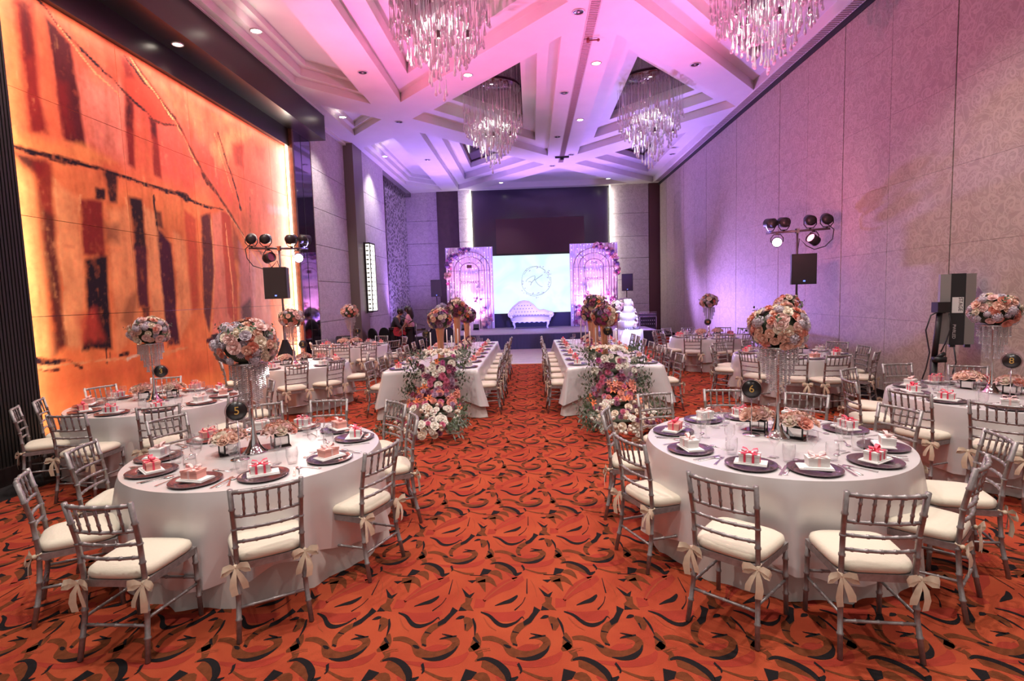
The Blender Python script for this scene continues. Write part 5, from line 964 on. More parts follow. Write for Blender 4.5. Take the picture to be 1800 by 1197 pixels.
for ln, (x0, x1) in LONG.items():
    w = x1-x0; cx = (x0+x1)/2; cy = (LY0+LY1)/2; L_ = LY1-LY0
    t = thing('long_table', 'long banquet table under satin cloth, the %s one of two before the stage' % ln, 'table', (cx, cy, 0), 0, 'long banquet tables')
    obj('tabletop', boxmesh('tabletop', (-w/2+.01, -L_/2+.01, .735), (w/2-.01, L_/2-.01, .755), brown_wood), t)
    for a in (-1, 1):
        for b_ in (-1, 0, 1): obj('leg', boxmesh('leg', (a*(w/2-.12)-.02, b_*(L_/2-.3)-.02, .0), (a*(w/2-.12)+.02, b_*(L_/2-.3)+.02, .735), black), t)
    ov, ul = long_cloth(w, L_, len(ln))
    c = thing('tablecloth', 'pale satin cloth draped over the %s long table' % ln, 'tablecloth', (cx, cy, 0), 0, 'long satin tablecloths')
    obj('overlay', ov, c); obj('underlay', ul, c)
    for side, face, bx in (('outer', 0 if ln == 'left' else 180, x0-.33 if ln == 'left' else x1+.36), ('aisle', 180 if ln == 'left' else 0, x1+.35 if ln == 'left' else x0-.33)):
        for i in range(7):
            y = 8.95+i*.705+R.uniform(-.04, .04)
            lab = '%s from front on the %s side of the %s long table' % (ORD[i], side, ln)
            put_chair(bx+R.uniform(-.03, .03), y-.08, face+R.uniform(-3, 3), 'silver bamboo-style chair, '+lab, 'chairs along the long tables')
            inx = (x0+.19 if face == 0 else x1-.19)
            lab = '%s from front, %s side of %s long table' % (ORD[i], side, ln)
            g = [2, 3, 2, 1, 2, 3, 2] if side == 'outer' else ([1, 2, 3, 2, 0, 2, 1] if ln == 'left' else [0, 2, 2, 1, 2, 2, 0])
            setting(inx, y-.06, 0 if face == 0 else PI, ZT, g[i], lab, 'on the long tables', False, i % 2 == 0)
# ---------------------------------------------------------------- flower cascades over the long tables' front ends
def cascade(ln, cx, lab):
    rg = random.Random(21 if ln == 'left' else 33)
    t = thing('floral_cascade', lab, 'flowers', (cx, 0, 0))
    path = [((-.02 if ln == 'left' else .05), 12.9, .82, .17), (0, 10.6, .83, .19), (0, 9.2, .90, .25), (.02, 8.62, .97, .33), (.02, 8.36, .80, .30), (0, 8.22, .50, .34), (0, 7.95, .26, .42), (0, 7.5, .17, .46), (0, 7.05, .10, .40)]
    def at(s):
        s = s*(len(path)-1); i = min(int(s), len(path)-2); f = s-i
        return [a+(b_-a)*f for a, b_ in zip(path[i], path[i+1])]
    b = MB()
    for s in np.linspace(0, .86, 28):
        x, y, z, w_ = at(s); b.ball((x, y+(.08 if z < .3 else 0), max(z-.07, .03)), (w_*.5, .12, .04 if z < .3 else .06), 8, 5)
    obj('foliage', b.mesh('foliage', foam), t, kind='stuff')
    n = 290
    for i in range(n):
        s = (i+.5)/n
        s = s if s > .2 else s
        x, y, z, w_ = at(s); u = rg.uniform(-1, 1)
        front = s > .42 and s < .66
        dome = math.sqrt(max(0, 1-u*u*.8))
        if s < .30: pal = PAL_V; size = .05
        elif s < .47: pal = [('tulip', 'white'), ('rose', 'white'), ('rose', 'cream'), ('rose', 'white'), ('lily', 'orange'), ('mum', 'magenta'), ('rose', 'white')]; size = .072
        elif s < .60: pal = [('mum', 'plum'), ('mum', 'rose'), ('rose', 'white'), ('mum', 'mauve'), ('rose', 'plum'), ('mum', 'rose')]; size = .070
        elif s < .80: pal = [('lily', 'orange'), ('lily', 'coral'), ('mum', 'mauve'), ('mum', 'rose'), ('mum', 'plum'), ('lily', 'orange'), ('mum', 'rose'), ('rose', 'coral'), ('mum', 'coral')]; size = .075
        else: pal = [('tulip', 'white'), ('tulip', 'cream'), ('rose', 'white'), ('tulip', 'white'), ('mum', 'rose'), ('rose', 'cream'), ('mum', 'plum')]; size = .066
        k = pal[rg.randrange(len(pal))]
        lift = .02+.10*dome
        if front: p = (x+u*w_, y-lift*1.3-.02, z+rg.uniform(-.06, .06)); nn = (u*.5, -1, .35)
        elif s <= .42: p = (x+u*w_, y+rg.uniform(-.05, .05), z+lift*.7); nn = (u*.7, -.45, .8)
        else: p = (x+u*w_, y-.05+rg.uniform(-.06, .06), z+lift*1.2); nn = (u*.8, -.7, .7)
        p = (p[0], p[1], max(.055, p[2]))
        bloom(t, k, p, nn, size*.74*rg.uniform(.8, 1.25))
    for i in range(54):
        u = rg.uniform(-1, 1); k = (('tulip', 'white'), ('rose', 'white'), ('tulip', 'cream'), ('mum', 'plum'), ('tulip', 'white'), ('rose', 'cream'))[i % 6]
        bloom(t, k, (u*.42, 6.96+.45*abs(u)+rg.uniform(-.04, .18), .06+rg.uniform(0, .12)), (u*.9, -.9, .35), .05*rg.uniform(.85, 1.2))
    for i in range(120):
        s = rg.uniform(.25, 1); x, y, z, w_ = at(s); u = rg.choice((-1, 1))*rg.uniform(.6, 1.05)
        bloom(t, ('leaf', rg.choice(('green', 'sage', 'green'))), (x+u*w_, y-.10, max(.05, z+.03)), (u*1.3, rg.uniform(-.8, .1), rg.uniform(.05, .7)), rg.uniform(.14, .26))
cascade('left', -1.52, 'long cascade of white, plum and orange flowers spilling off the left long table')
cascade('right', 1.22, 'long cascade of white, plum and orange flowers spilling off the right long table')

# ---------------------------------------------------------------- tall gold vases, candles, low bowls, signs on the long tables
def gold_vase():
    b = MB(); n = 24; vs = []
    prof = [(.085, 0), (.08, .01), (.062, .05), (.055, .2), (.062, .4), (.075, .52), (.09, .60), (.085, .60), (.0001, .58)]
    for r_, z in prof:
        for j in range(n): a = 2*PI*j/n; q = r_*(1+.05*math.cos(8*a)); vs.append((q*math.cos(a), q*math.sin(a), z))
    b.add(vs, [(i*n+j, i*n+(j+1) % n, (i+1)*n+(j+1) % n, (i+1)*n+j) for i in range(len(prof)-1) for j in range(n)]); return b.mesh('vase', gold)
GV = gold_vase()
PAL_V2 = PAL_V+[('rose', 'cream')]*2
for ln, cx, lst in (('left', -1.67, [(9.95, 1.52, .22), (11.9, 1.66, .25), (13.2, 1.46, .24)]), ('right', 1.28, [(9.3, 1.53, .22), (11.1, 1.68, .24), (12.4, 1.45, .24)])):
    for i, (y, zc, rad) in enumerate(lst):
        t = thing('gold_vase_centrepiece', 'tall gold vase of plum flowers, %s along the %s long table' % (ORD[i], ln), 'centrepiece', (cx+.05*(i-1), y, ZT), i, 'gold vase centrepieces')
        obj('vase', GV, t, scale=(1, 1, (zc-ZT-rad*.6)/.6))
        ball_of_flowers(t, (0, 0, zc-ZT), rad, 52, PAL_V2 if not (ln == 'left' and i == 0) else PAL_V2+[('rose', 'cream')]*4+[('rose', 'peach')]*4, .058, .9, lower=-.7, leaves=16)
    k = 0
    for y in (9.55, 10.45, 11.35, 12.5):
        for dx in (-.17, .2):
            k += 1; hh = (.42, .55, .48)[k % 3]
            t = thing('taper_candle', 'white taper candle, %s along the %s long table' % (ORD[k-1], ln), 'candle', (cx+dx, y+.06*k % .2, ZT), 0, 'taper candles on the long tables')
            obj('holder', MB().lathe([(.0001, 0), (.04, 0), (.04, .006), (.012, .02), (.012, .05), (.018, .07), (.012, .07), (.0001, .06)], 16).mesh('holder', chrome), t)
            obj('candle', MB().tube([(0, 0, .06), (0, 0, hh)], [.011, .0105], 10).mesh('candle', paper_w), t)
    for i, y in enumerate((10.9, 12.1, 13.4)):
        t = thing('low_flower_bowl', 'low bowl of plum and cream flowers, %s along the %s long table' % (ORD[i], ln), 'flowers', (cx+.12, y-.3, ZT), 0, 'low flower bowls')
        obj('bowl', MB().lathe([(.0001, 0), (.05, 0), (.09, .06), (.085, .06), (.0001, .03)], 20).mesh('bowl', glass), t)
        ball_of_flowers(t, (0, 0, .09), .13, 26, PAL_V2+[('leaf', 'green')], .05, .7, lower=-.1)
    for i in range(8):
        o = obj('votive_glass', votive_me, None, (cx+(-1)**i*.27, 9.4+i*.52, ZT)); tag(o, 'small glass votive, %s along the %s long table' % (ORD[i], ln), 'votive', 'votive glasses')
sign('round black sign with gold VIP one at the left long table', -2.05, 10.3, ZT, [('VIP', .045, .018), ('1', .035, -.03)], .40)
sign('round black sign with gold VIP two at the right long table', 1.24, 9.0, ZT+.10, [('VIP', .045, .018), ('2', .035, -.03)], .36)

# ---------------------------------------------------------------- chandeliers
def drop_mesh(ln, q):
    b = MB(); L_ = .20+.10*q; prof = [(.0028, 0), (.0028, -(ln-L_))]
    for t, r_ in ((.03, .005), (.3, .008), (.55, .014), (.74, .025), (.86, .029), (.95, .021), (1.0, .0006)): prof.append((r_, -(ln-L_)-L_*t))
    b.lathe(prof, 7); return b.mesh('glass_drop', drop_glass)
DROPS = [[drop_mesh(.6+.15*i, q) for q in (0, .5, 1)] for i in range(13)]
can_me = MB().lathe([(.0001, .10), (.03, .10), (.03, -.02), (.026, -.02), (.026, .0), (.0001, .0)], 14).mesh('lamp_can', mat('lamp_can', (.16, .12, .13), .4, .5))
canl_me = MB().lathe([(.025, -.012), (.0001, -.012)], 14).mesh('lamp_lens', lamp_on)
def chandelier(x, y, lab, zbot, rad, seed, n=290):
    rg = random.Random(seed)
    t = thing('chandelier', lab, 'chandelier', (x, y, ZTOP-.012), 0, 'glass drop chandeliers')
    obj('canopy', MB().lathe([(.0001, 0), (rad*.95, 0), (rad*.95, -.03), (.0001, -.03)], 40).mesh('canopy', mirror_top), t)
    depth = ZTOP-zbot
    for i in range(n):
        r_ = rad*math.sqrt((i+.5)/n); a = i*2.39996; f = r_/rad
        ln = depth*(1.0-.50*f**1.1)*(1-.5*rg.random()**1.5)-.02
        k = max(0, min(12, int(round((ln-.6)/.15))))
        obj('glass_drop', DROPS[k][rg.randrange(3)], t, (r_*math.cos(a), r_*math.sin(a), -.03-max(0, ln-(.6+.15*k))))
    for j in range(7):
        a = j*2.4; r_ = rad*(.25+.09*j); z = -depth*(.45+.07*(j % 3))
        obj('lamp_wire', MB().tube([(r_*math.cos(a), r_*math.sin(a), -.03), (r_*math.cos(a), r_*math.sin(a), z+.1)], .004, 5).mesh('lamp_wire', chrome), t)
        c = obj('lamp_can', can_me, t, (r_*math.cos(a), r_*math.sin(a), z)); obj('lamp_lens', canl_me, c)
        if j in (1, 4): light('chandelier_lamp', 'SPOT', (x+r_*math.cos(a), y+r_*math.sin(a), ZTOP+z-.05), CHL, WARM, (x+r_*math.cos(a)*1.3, y+r_*math.sin(a)*1.3, 0), .03, 120, .9)
    light('chandelier_glow', 'POINT', (x, y, ZTOP-.9), CHL*.3, WHITE, None, .10)
chandelier(-1.45, 9.6, 'glass drop chandelier over the front left of the hall, nearest the mural', 5.25, .86, 1)
chandelier(-.95, 15.3, 'glass drop chandelier farther back, left of the ceiling grille', 5.28, .82, 2)
chandelier(3.35, 15.3, 'glass drop chandelier farther back, right of the ceiling grille', 5.16, .88, 3)
chandelier(4.08, 9.7, 'glass drop chandelier at the front beside the patterned long wall', 5.48, .92, 4)

# ---------------------------------------------------------------- stage
SZ = .56
st = thing('stage', 'low stage with grey top and dark blue skirted front', 'stage', (0, 19.0, 0))
obj('platform', boxmesh('platform', (-4.3, .02, 0), (4.3, 4.3, SZ-.03), black), st)
obj('stage_top', boxmesh('stage_top', (-4.32, 0, SZ-.03), (4.32, 4.3, SZ), mat('stage_carpet', (.30, .27, .30), .7, noise=(8, .12))), st)
b = MB(); n = 240; vs = []
for i in range(n+1):
    x = -4.3+8.6*i/n; yy = .012*math.sin(i*1.9)-.004; vs += [(x, yy, .004), (x, yy*.4, SZ-.032)]
b.add(vs, [(2*i, 2*i+2, 2*i+3, 2*i+1) for i in range(n)]); obj('skirt', b.mesh('skirt', mat('navy_skirt', (.03, .028, .055), .75)), st)
# LED wall
led = thing('led_screen', 'large bright LED screen showing a monogram in a floral ring', 'screen', (-.03, 22.62, SZ), 0)
obj('cabinet', boxmesh('cabinet', (-1.7, .02, .55), (1.7, .16, 3.0), black), led)
def led_mat():
    m = bpy.data.materials.new('led_face'); m.use_nodes = True; nt = m.node_tree; bb = nt.nodes['Principled BSDF']
    g = nt.nodes.new('ShaderNodeNewGeometry'); n_ = nt.nodes.new('ShaderNodeTexNoise'); n_.inputs['Scale'].default_value = .9; n_.inputs['Distortion'].default_value = 1.2
    nt.links.new(g.outputs['Position'], n_.inputs['Vector'])
    r = nt.nodes.new('ShaderNodeValToRGB'); e = r.color_ramp.elements; e[0].position = .35; e[0].color = (.70, .95, 1, 1); e[1].position = .6; e[1].color = (.86, 1, 1, 1)
    nt.links.new(n_.outputs['Fac'], r.inputs[0]); nt.links.new(r.outputs[0], bb.inputs['Emission Color']); bb.inputs['Emission Strength'].default_value = LEDS
    bb.inputs['Base Color'].default_value = (.02, .02, .02, 1); return m
obj('screen_face', boxmesh('screen_face', (-1.66, 0, .59), (1.66, .02, 2.99), led_mat()), led)
ink = mat('screen_ink', (.02, .02, .03), .6, emit=(.36, .42, .55), es=LEDS*.8)
ink2 = mat('screen_ink_violet', (.02, .02, .03), .6, emit=(.46, .42, .74), es=LEDS*.9)
U = .00147
def zpt(x, y): return (.21+(x-700)*U, -.004, 1.88-(y-620)*U)
b = MB()
for pl, wd in (([(425, 620), (425, 590), (470, 540), (540, 500), (610, 465), (680, 455)], .022), ([(680, 470), (665, 560), (600, 620), (570, 660), (545, 720)], .03), ([(895, 430), (790, 500), (680, 570), (640, 575)], .03), ([(680, 570), (705, 630), (750, 690), (810, 740), (850, 768), (885, 768)], .022), ([(490, 622), (540, 612), (575, 640)], .025)):
    b.tube([zpt(*q) for q in pl], wd*.42, 5)
b.v = [(x, max(-.006, min(-.001, y)), z) for x, y, z in b.v]; obj('monogram', b.mesh('monogram', ink), led)
b = MB(); rgm = random.Random(4)
for k, (r0, ph) in enumerate(((395, 0), (415, 1.4))):
    for i in range(70):
        a0 = 2*PI*i/70; a1 = 2*PI*(i+1)/70
        if (i+k*9) % 35 < 6: continue
        f = lambda a: zpt(700+(r0+14*math.sin(3*a+ph))*math.cos(a), 610+(r0+14*math.sin(3*a+ph))*math.sin(a))
        b.tube([f(a0), f(a1)], .0065, 4)
b.v = [(x, max(-.005, min(-.001, y)), z) for x, y, z in b.v]; obj('ring', b.mesh('ring', ink), led)
b = MB()
for i in range(46):
    a = rgm.uniform(0, 2*PI); r_ = 405+rgm.uniform(-70, 75); c = zpt(700+r_*math.cos(a), 610+r_*math.sin(a)); q = rgm.uniform(.02, .05); tt = rgm.uniform(0, PI)
    b.add([(c[0]+q*math.cos(tt+o)*s_, -.003, c[2]+q*math.sin(tt+o)*s_) for o, s_ in ((0, 1), (PI/2, .45), (PI, 1), (3*PI/2, .45))], [(0, 1, 2, 3)])
obj('leaf_mark', b.mesh('leaf_mark', ink2, False), led, kind='stuff')
obj('screen_skirt', boxmesh('screen_skirt', (-2.0, .0, .0), (2.0, .05, .55), mat('navy_skirt', (.03, .028, .055))), led)

# flower arch panels
def drape(w, h):
    b = MB(); n = 120; vs = []
    for i in range(n+1):
        x = -w/2+w*i/n; y = -.02-.018*math.sin(x*58)-.008*math.sin(x*131); vs += [(x, y, 0), (x, y, h)]
    b.add(vs, [(2*i, 2*i+2, 2*i+3, 2*i+1) for i in range(n)]); return b
def arch_panel(lab, x, y, rz, side, words):
    w, h = 1.93, 3.36
    t = thing('arch_backdrop', lab, 'arch panel', (x, y, SZ), rz, 'floral arch panels')
    obj('frame', boxmesh('frame', (-w/2, .0, 0), (w/2, .10, h), white), t)
    obj('drape', drape(w, h-.01).mesh('drape', mat('sheer_drape', (.70, .62, .70), .8, sheen=.3)), t)
    b = MB(); rg = random.Random(5)
    for i in range(15):
        xx = -w/2+.06+(w-.12)*i/14
        for k in range(19):
            if rg.random() < .42: continue
            z = h-.04-k*.165-rg.uniform(0, .06); q = .013; c = (xx+rg.uniform(-.02, .02), -.055, z)
            b.add([(c[0], c[1], z+q), (c[0]+q, c[1], z), (c[0], c[1]-q, z), (c[0]-q, c[1], z), (c[0], c[1], z-q)], [(0, 2, 1), (0, 3, 2), (4, 1, 2), (4, 2, 3)])
    obj('fairy_lights', b.mesh('fairy_lights', mat('fairy_light', (1, 1, 1), .5, emit=(1, .9, .95), es=3), False), t, kind='stuff')
    zs = 2.40; rods = []
    for hw, top in ((.83, .76), (.62, .56), (.38, .32)):
        b = MB(); pts = [(-hw, -.14, 0), (-hw, -.14, zs)]+[(-hw*math.cos(PI*i/20), -.14, zs+top*math.sin(PI*i/20)) for i in range(1, 20)]+[(hw, -.14, zs), (hw, -.14, 0)]
        b.tube(pts, .013, 7); obj('arch_rail', b.mesh('arch_rail', mat('arch_bronze', (.16, .09, .085), .4, .5)), t)
    for a in (0, 45, 90, 135, 180):
        ca, sa = math.cos(math.radians(a)), math.sin(math.radians(a))
        b = MB().tube([(.38*ca, -.14, zs+.32*sa), (.83*ca, -.14, zs+.76*sa)], .009, 6); obj('spoke', b.mesh('spoke', mat('arch_bronze', (0, 0, 0))), t)
    for sx in (-1, 1):
        b = MB().tube([(sx*.38, -.14, 1.25), (sx*.83, -.14, 1.25)], .009, 6); obj('spoke', b.mesh('spoke', mat('arch_bronze', (0, 0, 0))), t)
    for txt, sz, z in words:
        if txt is None:
            obj('plaque', boxmesh('plaque', (-.10, -.165, z-.06), (.10, -.15, z+.07), brown_wood), t); obj('hanger', MB().tube([(0, -.14, z+.07), (0, -.14, zs+.32)], .004, 5).mesh('hanger', gold), t)
        else:
            me = font_mesh(txt, sz*1.15, .008); me.materials.append(black); obj('lettering', me, t, (0, -.15, z), (PI/2, 0, 0))
    rg = random.Random(9 if side < 0 else 14); palA = [('rose', 'mauve'), ('mum', 'purple'), ('hyd', 'purple'), ('rose', 'blush'), ('mum', 'magenta'), ('hyd', 'blush'), ('rose', 'peach'), ('lily', 'magenta')]
    def blob(cx, cz, rx, rz_, n, s=.085):
        for i in range(n):
            a = rg.uniform(0, 6.28); q = math.sqrt(rg.random()); px_, pz = cx+rx*q*math.cos(a), cz+rz_*q*math.sin(a)
            bloom(t, palA[rg.randrange(len(palA))], (px_, -.17-.06*(1-q), max(.05, pz)), (rg.uniform(-.6, .6), -1, rg.uniform(-.3, .6)), s*rg.uniform(.7, 1.3))
    for k in range(9):
        a = PI*.5+side*PI*(.02+.055*k) if side > 0 else PI*.5-PI*(-.02-.055*k)
        a = PI/2-side*(.05+.17*k); blob(.9*math.cos(a), zs+.84*math.sin(a), .13, .10, 5)
    blob(side*.92, 2.1, .1, .3, 8); blob(side*.55, .75, .30, .55, 22); blob(-side*.62, .42, .26, .42, 20); blob(side*.85, .35, .15, .32, 12); blob(-side*.3, 1.2, .16, .18, 6, .07)
arch_panel('white draped arch panel with fairy lights and flowers, left of the screen', -2.54, 22.35, .06, -1, [(None, 0, 2.56), ('TO MARRY', .135, 1.92)])
arch_panel('white draped arch panel with fairy lights and flowers, right of the screen', 2.55, 22.35, -.02, 1, [('THE', .12, 2.56), ('EDWARDS', .135, 1.92)])
for sx, x in (('left', -2.54), ('right', 2.55)):
    for dx, nm in ((-.35, 'outer'), (.45, 'inner')):
        t = thing('flood_lamp', 'small black flood lamp at the foot of the %s arch panel, %s one' % (sx, 'left' if dx < 0 else 'right'), 'stage light', (x+dx*.6, 21.55, SZ), 0, 'flood lamps on the stage')
        obj('base', boxmesh('base', (-.12, -.08, 0), (.12, .08, .03), black), t); obj('body', MB().box((0, 0, .14), (.22, .14, .18)).mesh('body', black, False), t, (0, 0, 0), (-.5, 0, 0))
        obj('lens', boxmesh('lens', (-.09, .071, .07), (.09, .076, .21), mat('magenta_lens', (1, .6, .9), .3, emit=(1, .45, .85), es=6)), t, (0, 0, 0), (-.5, 0, 0))
        light('arch_wash', 'SPOT', (x+dx*.6, 21.68, SZ+.22), ARC, (1, .42, .9), (x+dx*.5, 22.3, SZ+1.7), .06, 120, .9)
# chaise longue
ch = thing('chaise_longue', 'white tufted chaise longue with high curved back on the stage', 'sofa', (-.07, 22.05, SZ))
cw = mat('chaise_vinyl', (.72, .71, .76), .35, noise=(4, .05)); cf = mat('chaise_frame', (.76, .75, .80), .4)
top = [(-.90,.59),(-.81,.75),(-.67,.89),(-.46,1.05),(-.27,1.09),(-.08,1.06),(.11,.92),(.25,.75),(.39,.68),(.52,.71),(.67,.66),(.80,.62)]
outl = [(-.70,.27),(-.78,.42)]+top+[(.86,.5),(.72,.27)]
b = MB(); b.prism([(x*.97, z*.985+.005) for x, z in outl], .10, .26); b.v = [(x, z2, y) for x, y, z2 in b.v]; obj('backrest', b.mesh('backrest', cw, False), ch)
b = MB(); b.tube([(x, .16, z) for x, z in [(-.78, .44)]+top+[(.88, .5)]], .035, 8); b.tube([(x, .09, z-.045) for x, z in top], .012, 6); obj('carved_rim', b.mesh('carved_rim', cf), ch)
b = MB(); b.box((0, -.16, .36), (1.52, .56, .14)); b.ball((0, -.16, .43), (.76, .29, .055), 20, 8); obj('seat', b.mesh('seat', cw), ch)
for sx, z in ((-1, .60), (1, .58)):
    b = MB(); q = [(sx*(.80+.10*math.cos(a)*(1-a/9)), -.36, z-.02+.10*math.sin(a)*(1-a/9)) for a in np.linspace(-2.2, 4.0, 14)]; b.tube(q, .028, 7); b.tube([(sx*.74, -.35, .30), (sx*.80, -.36, .5), (sx*.82, .16, .55)], .045, 8); b.tube([(sx*.82, -.36, z), (sx*.84, .16, z)], .075, 12); obj('arm', b.mesh('arm', cf), ch)
b = MB(); n = 40; vs = []
for i in range(n+1): x = -.74+1.48*i/n; vs += [(x, -.45, .32), (x, -.45, .25+.018*math.cos(i*1.2)), (x, -.40, .25+.018*math.cos(i*1.2))]
b.add(vs, [(3*i, 3*i+1, 3*i+4, 3*i+3) for i in range(n)]+[(3*i+1, 3*i+2, 3*i+5, 3*i+4) for i in range(n)]); obj('carved_apron', b.mesh('carved_apron', cf), ch)
for sx in (-1, 1):
    for y in (-.38, .14):
        b = MB().tube([(sx*.66, y, .28), (sx*.70, y-.02, .20), (sx*.665, y-.01, .10), (sx*.65, y, .04), (sx*.68, y-.02, 0.005)], [.05, .045, .026, .022, .034], 8); obj('leg', b.mesh('leg', cf), ch)
btn = MB().ball((0, 0, 0), (.022, .010, .022), 8, 5).mesh('tuft_button', mat('tuft_button', (.20, .19, .26), .5))  # dark button colour stands in for the shade of the tuft hollows
for r_ in range(4):
    for i in range(11):
        x = -.66+i*.12+(.06 if r_ % 2 else 0); z = .52+r_*.13
        zt = np.interp(x, [p[0] for p in top], [p[1] for p in top])
        if z < zt-.09: obj('tuft_button', btn, ch, (x, .098, z))

# ---------------------------------------------------------------- loudspeakers
def speaker(lab, x, y, z, rz, h=.66, w_=.42):
    t = thing('loudspeaker', lab, 'speaker', (x, y, z), rz, 'black loudspeakers')
    b = MB(); b.prism([(-w_/2, -.2), (w_/2, -.2), (w_*.34, .2), (-w_*.34, .2)], 0, h); obj('cabinet', b.mesh('cabinet', black, False), t)
    obj('grille', boxmesh('grille', (-w_/2+.015, -.212, .02), (w_/2-.015, -.2, h-.02), mat('speaker_grille', (.022, .018, .022), .6, bump=(300, .3))), t)
    obj('badge', boxmesh('badge', (-.018, -.217, .05), (.018, -.212, .075), mat('blue_badge', (.1, .15, .9), .3, emit=(.15, .25, 1), es=2)), t)
    return t
def pole_stand(name, lab, x, y, h, z0=0.0):
    t = thing(name, lab, 'stand', (x, y, z0), 0)
    obj('pole', MB().tube([(0, 0, .1), (0, 0, h)], .018, 10).mesh('pole', black), t); obj('collar', MB().tube([(0, 0, .75), (0, 0, .85)], .032, 10).mesh('collar', black), t)
    for i in range(3):
        a = i*2.094+.4; obj('leg', MB().tube([(0, 0, .78), (.45*math.cos(a), .45*math.sin(a), .012)], .012, 7).mesh('leg', black), t)
    return t
for sx, x in (('left', -3.9), ('right', 3.83)):
    pole_stand('speaker_stand', 'black tripod speaker stand at the %s end of the stage' % sx, x, 22.1, 1.39, SZ)
    speaker('black loudspeaker on a stand at the %s end of the stage' % sx, x, 22.0, SZ+1.38, .25 if sx == 'left' else -.1, .68, .44)
s_ = speaker('black loudspeaker leaning on the floor by the papered bay', -5.45, 15.5, .0, .5, .82, .40)
s_.rotation_euler = (-.22, 0, .6); s_.location = (-5.5, 15.45, .05)

# ---------------------------------------------------------------- par can stands
def par_kit(lens_m):
    k = Kit(); b = MB(); prof = [(.0001, -.12), (.05, -.12), (.085, -.08), (.095, -.02), (.098, .10), (.086, .10), (.084, .06), (.0001, .05)]
    b.lathe(prof, 20); b.v = [(x, -z, y) for x, y, z in b.v]; k.part('housing', b.mesh('housing', black))
    l = MB().lathe([(.084, .07), (.0001, .075)], 20); l.v = [(x, -z, y) for x, y, z in l.v]; k.part('lens', l.mesh('lens', lens_m))
    y_ = MB().tube([(-.11, 0, 0), (-.112, 0, .08), (-.06, 0, .15), (.06, 0, .15), (.112, 0, .08), (.11, 0, 0)], .010, 6); k.part('yoke', y_.mesh('yoke', black))
    c = MB().box((0, 0, .165), (.04, .04, .045)); k.part('clamp', c.mesh('clamp', black, False))
    f = MB(); 
    for i in range(5): f.lathe([(.088+.001*i, -.09+i*.014), (.097, -.085+i*.014), (.088, -.080+i*.014)], 16)
    f.v = [(x, -z, y) for x, y, z in f.v]; k.part('cooling_fin', f.mesh('cooling_fin', black))
    return k
PAR_OFF = par_kit(mat('par_lens', (.3, .08, .14), .2, coat=.5)); PAR_ON = par_kit(mat('par_lens_lit', (1, .7, .85), .2, emit=(1, .50, .78), es=22)); PAR_DIM = par_kit(mat('par_lens_dim', (1, .6, .7), .2, emit=(1, .30, .5), es=3))
def light_stand(side, x, y, rz, cans):
    t = thing('light_stand', 'tall stand with a cross bar for stage lights, %s side of the hall' % side, 'stand', (x, y, 0), 0, 'light stands')
    obj('pole', MB().tube([(0, 0, .02), (0, 0, 1.6)], .03, 10).tube([(0, 0, 1.6), (0, 0, 3.02)], .02, 10).mesh('pole', mat('stand_metal', (.14, .12, .13), .35, .6)), t)
    d = Vector((math.cos(rz), math.sin(rz), 0)); obj('cross_bar', MB().tube([-d*.56+Vector((0, 0, 3.02)), d*.56+Vector((0, 0, 3.02))], .022, 10).mesh('cross_bar', mat('stand_metal', (0, 0, 0))), t)
    obj('clamp', MB().box((0, 0, 3.02), (.06, .07, .09)).mesh('clamp', chrome, False), t)
    for i in range(3):
        a = i*2.094; obj('leg', MB().tube([(0, 0, 1.0), (.5*math.cos(a), .5*math.sin(a), .015)], .014, 7).mesh('leg', black), t)
    for i, (u, up, hd, tilt, kit, nm) in enumerate(cans):
        p = Vector((x, y, 3.02))+d*u+Vector((0, 0, .19 if up else -.19))
        c = kit.place('par_can', 'black par can stage light, '+nm+' on the %s light stand' % side, 'stage light', p, 0, 'par cans')
        # heading hd, tilt up; yoke towards the bar
        mw = Matrix.Translation(p) @ Matrix.Rotation(math.radians(hd), 4, 'Z')
        c.matrix_world = mw
        for o in c.children:
            if o.name.startswith(('housing', 'lens', 'cooling')): o.rotation_euler = (-math.radians(tilt), 0, 0)
            elif up: o.rotation_euler = (PI, 0, 0)
    cl = MB(); n = 40; vs = []
    for k, (r_, z) in enumerate(((.05, 1.15), (.10, 1.0), (.2, .75), (.33, .45), (.46, .15), (.52, .0))):
        for j in range(n): a = 2*PI*j/n; q = r_*(1+.13*(k/5)*math.sin(3*a)+.05*math.sin(11*a)); vs.append((x+q*math.cos(a), y+q*math.sin(a), z+.004))
    cl.add(vs, [(k*n+(j+1) % n, k*n+j, (k+1)*n+j, (k+1)*n+(j+1) % n) for k in range(5) for j in range(n)])
    o = obj('cover_cloth', cl.mesh('cover_cloth', blackcloth)); tag(o, 'black cloth draped over the legs of the %s light stand' % side, 'cloth', 'black stand covers')
    c = MB(); pts = [d*u+Vector((x, y, 3.02+z)) for u, z in ((-.50, .1), (-.62, -.02), (-.60, -.2), (-.5, -.35), (-.3, -.42), (-.16, -.38), (-.05, -.25), (0, -.45))]
    if side == 'right': pts = [d*-u+Vector((x, y, 3.02+z)) for u, z in ((-.50, .1), (-.62, -.02), (-.60, -.2), (-.48, -.33), (-.30, -.38), (-.16, -.30), (-.04, -.15), (0, -.45))]
    c.tube(pts, .010, 6); tag(obj('par_cable', c.mesh('par_cable', black)), 'black cable looped from the par cans of the %s light stand' % side, 'cable', 'stand cables')
light_stand('left', -5.12, 10.95, math.radians(28), [(-.50, True, 200, 15, PAR_OFF, 'upper outermost'), (-.24, True, 190, 10, PAR_OFF, 'upper second'), (.24, True, 175, 8, PAR_OFF, 'upper third'), (.50, True, 150, 0, PAR_OFF, 'upper innermost'), (-.20, False, 60, 10, PAR_OFF, 'hanging outer'), (.36, False, 25, -8, PAR_ON, 'glowing pink hanging')])
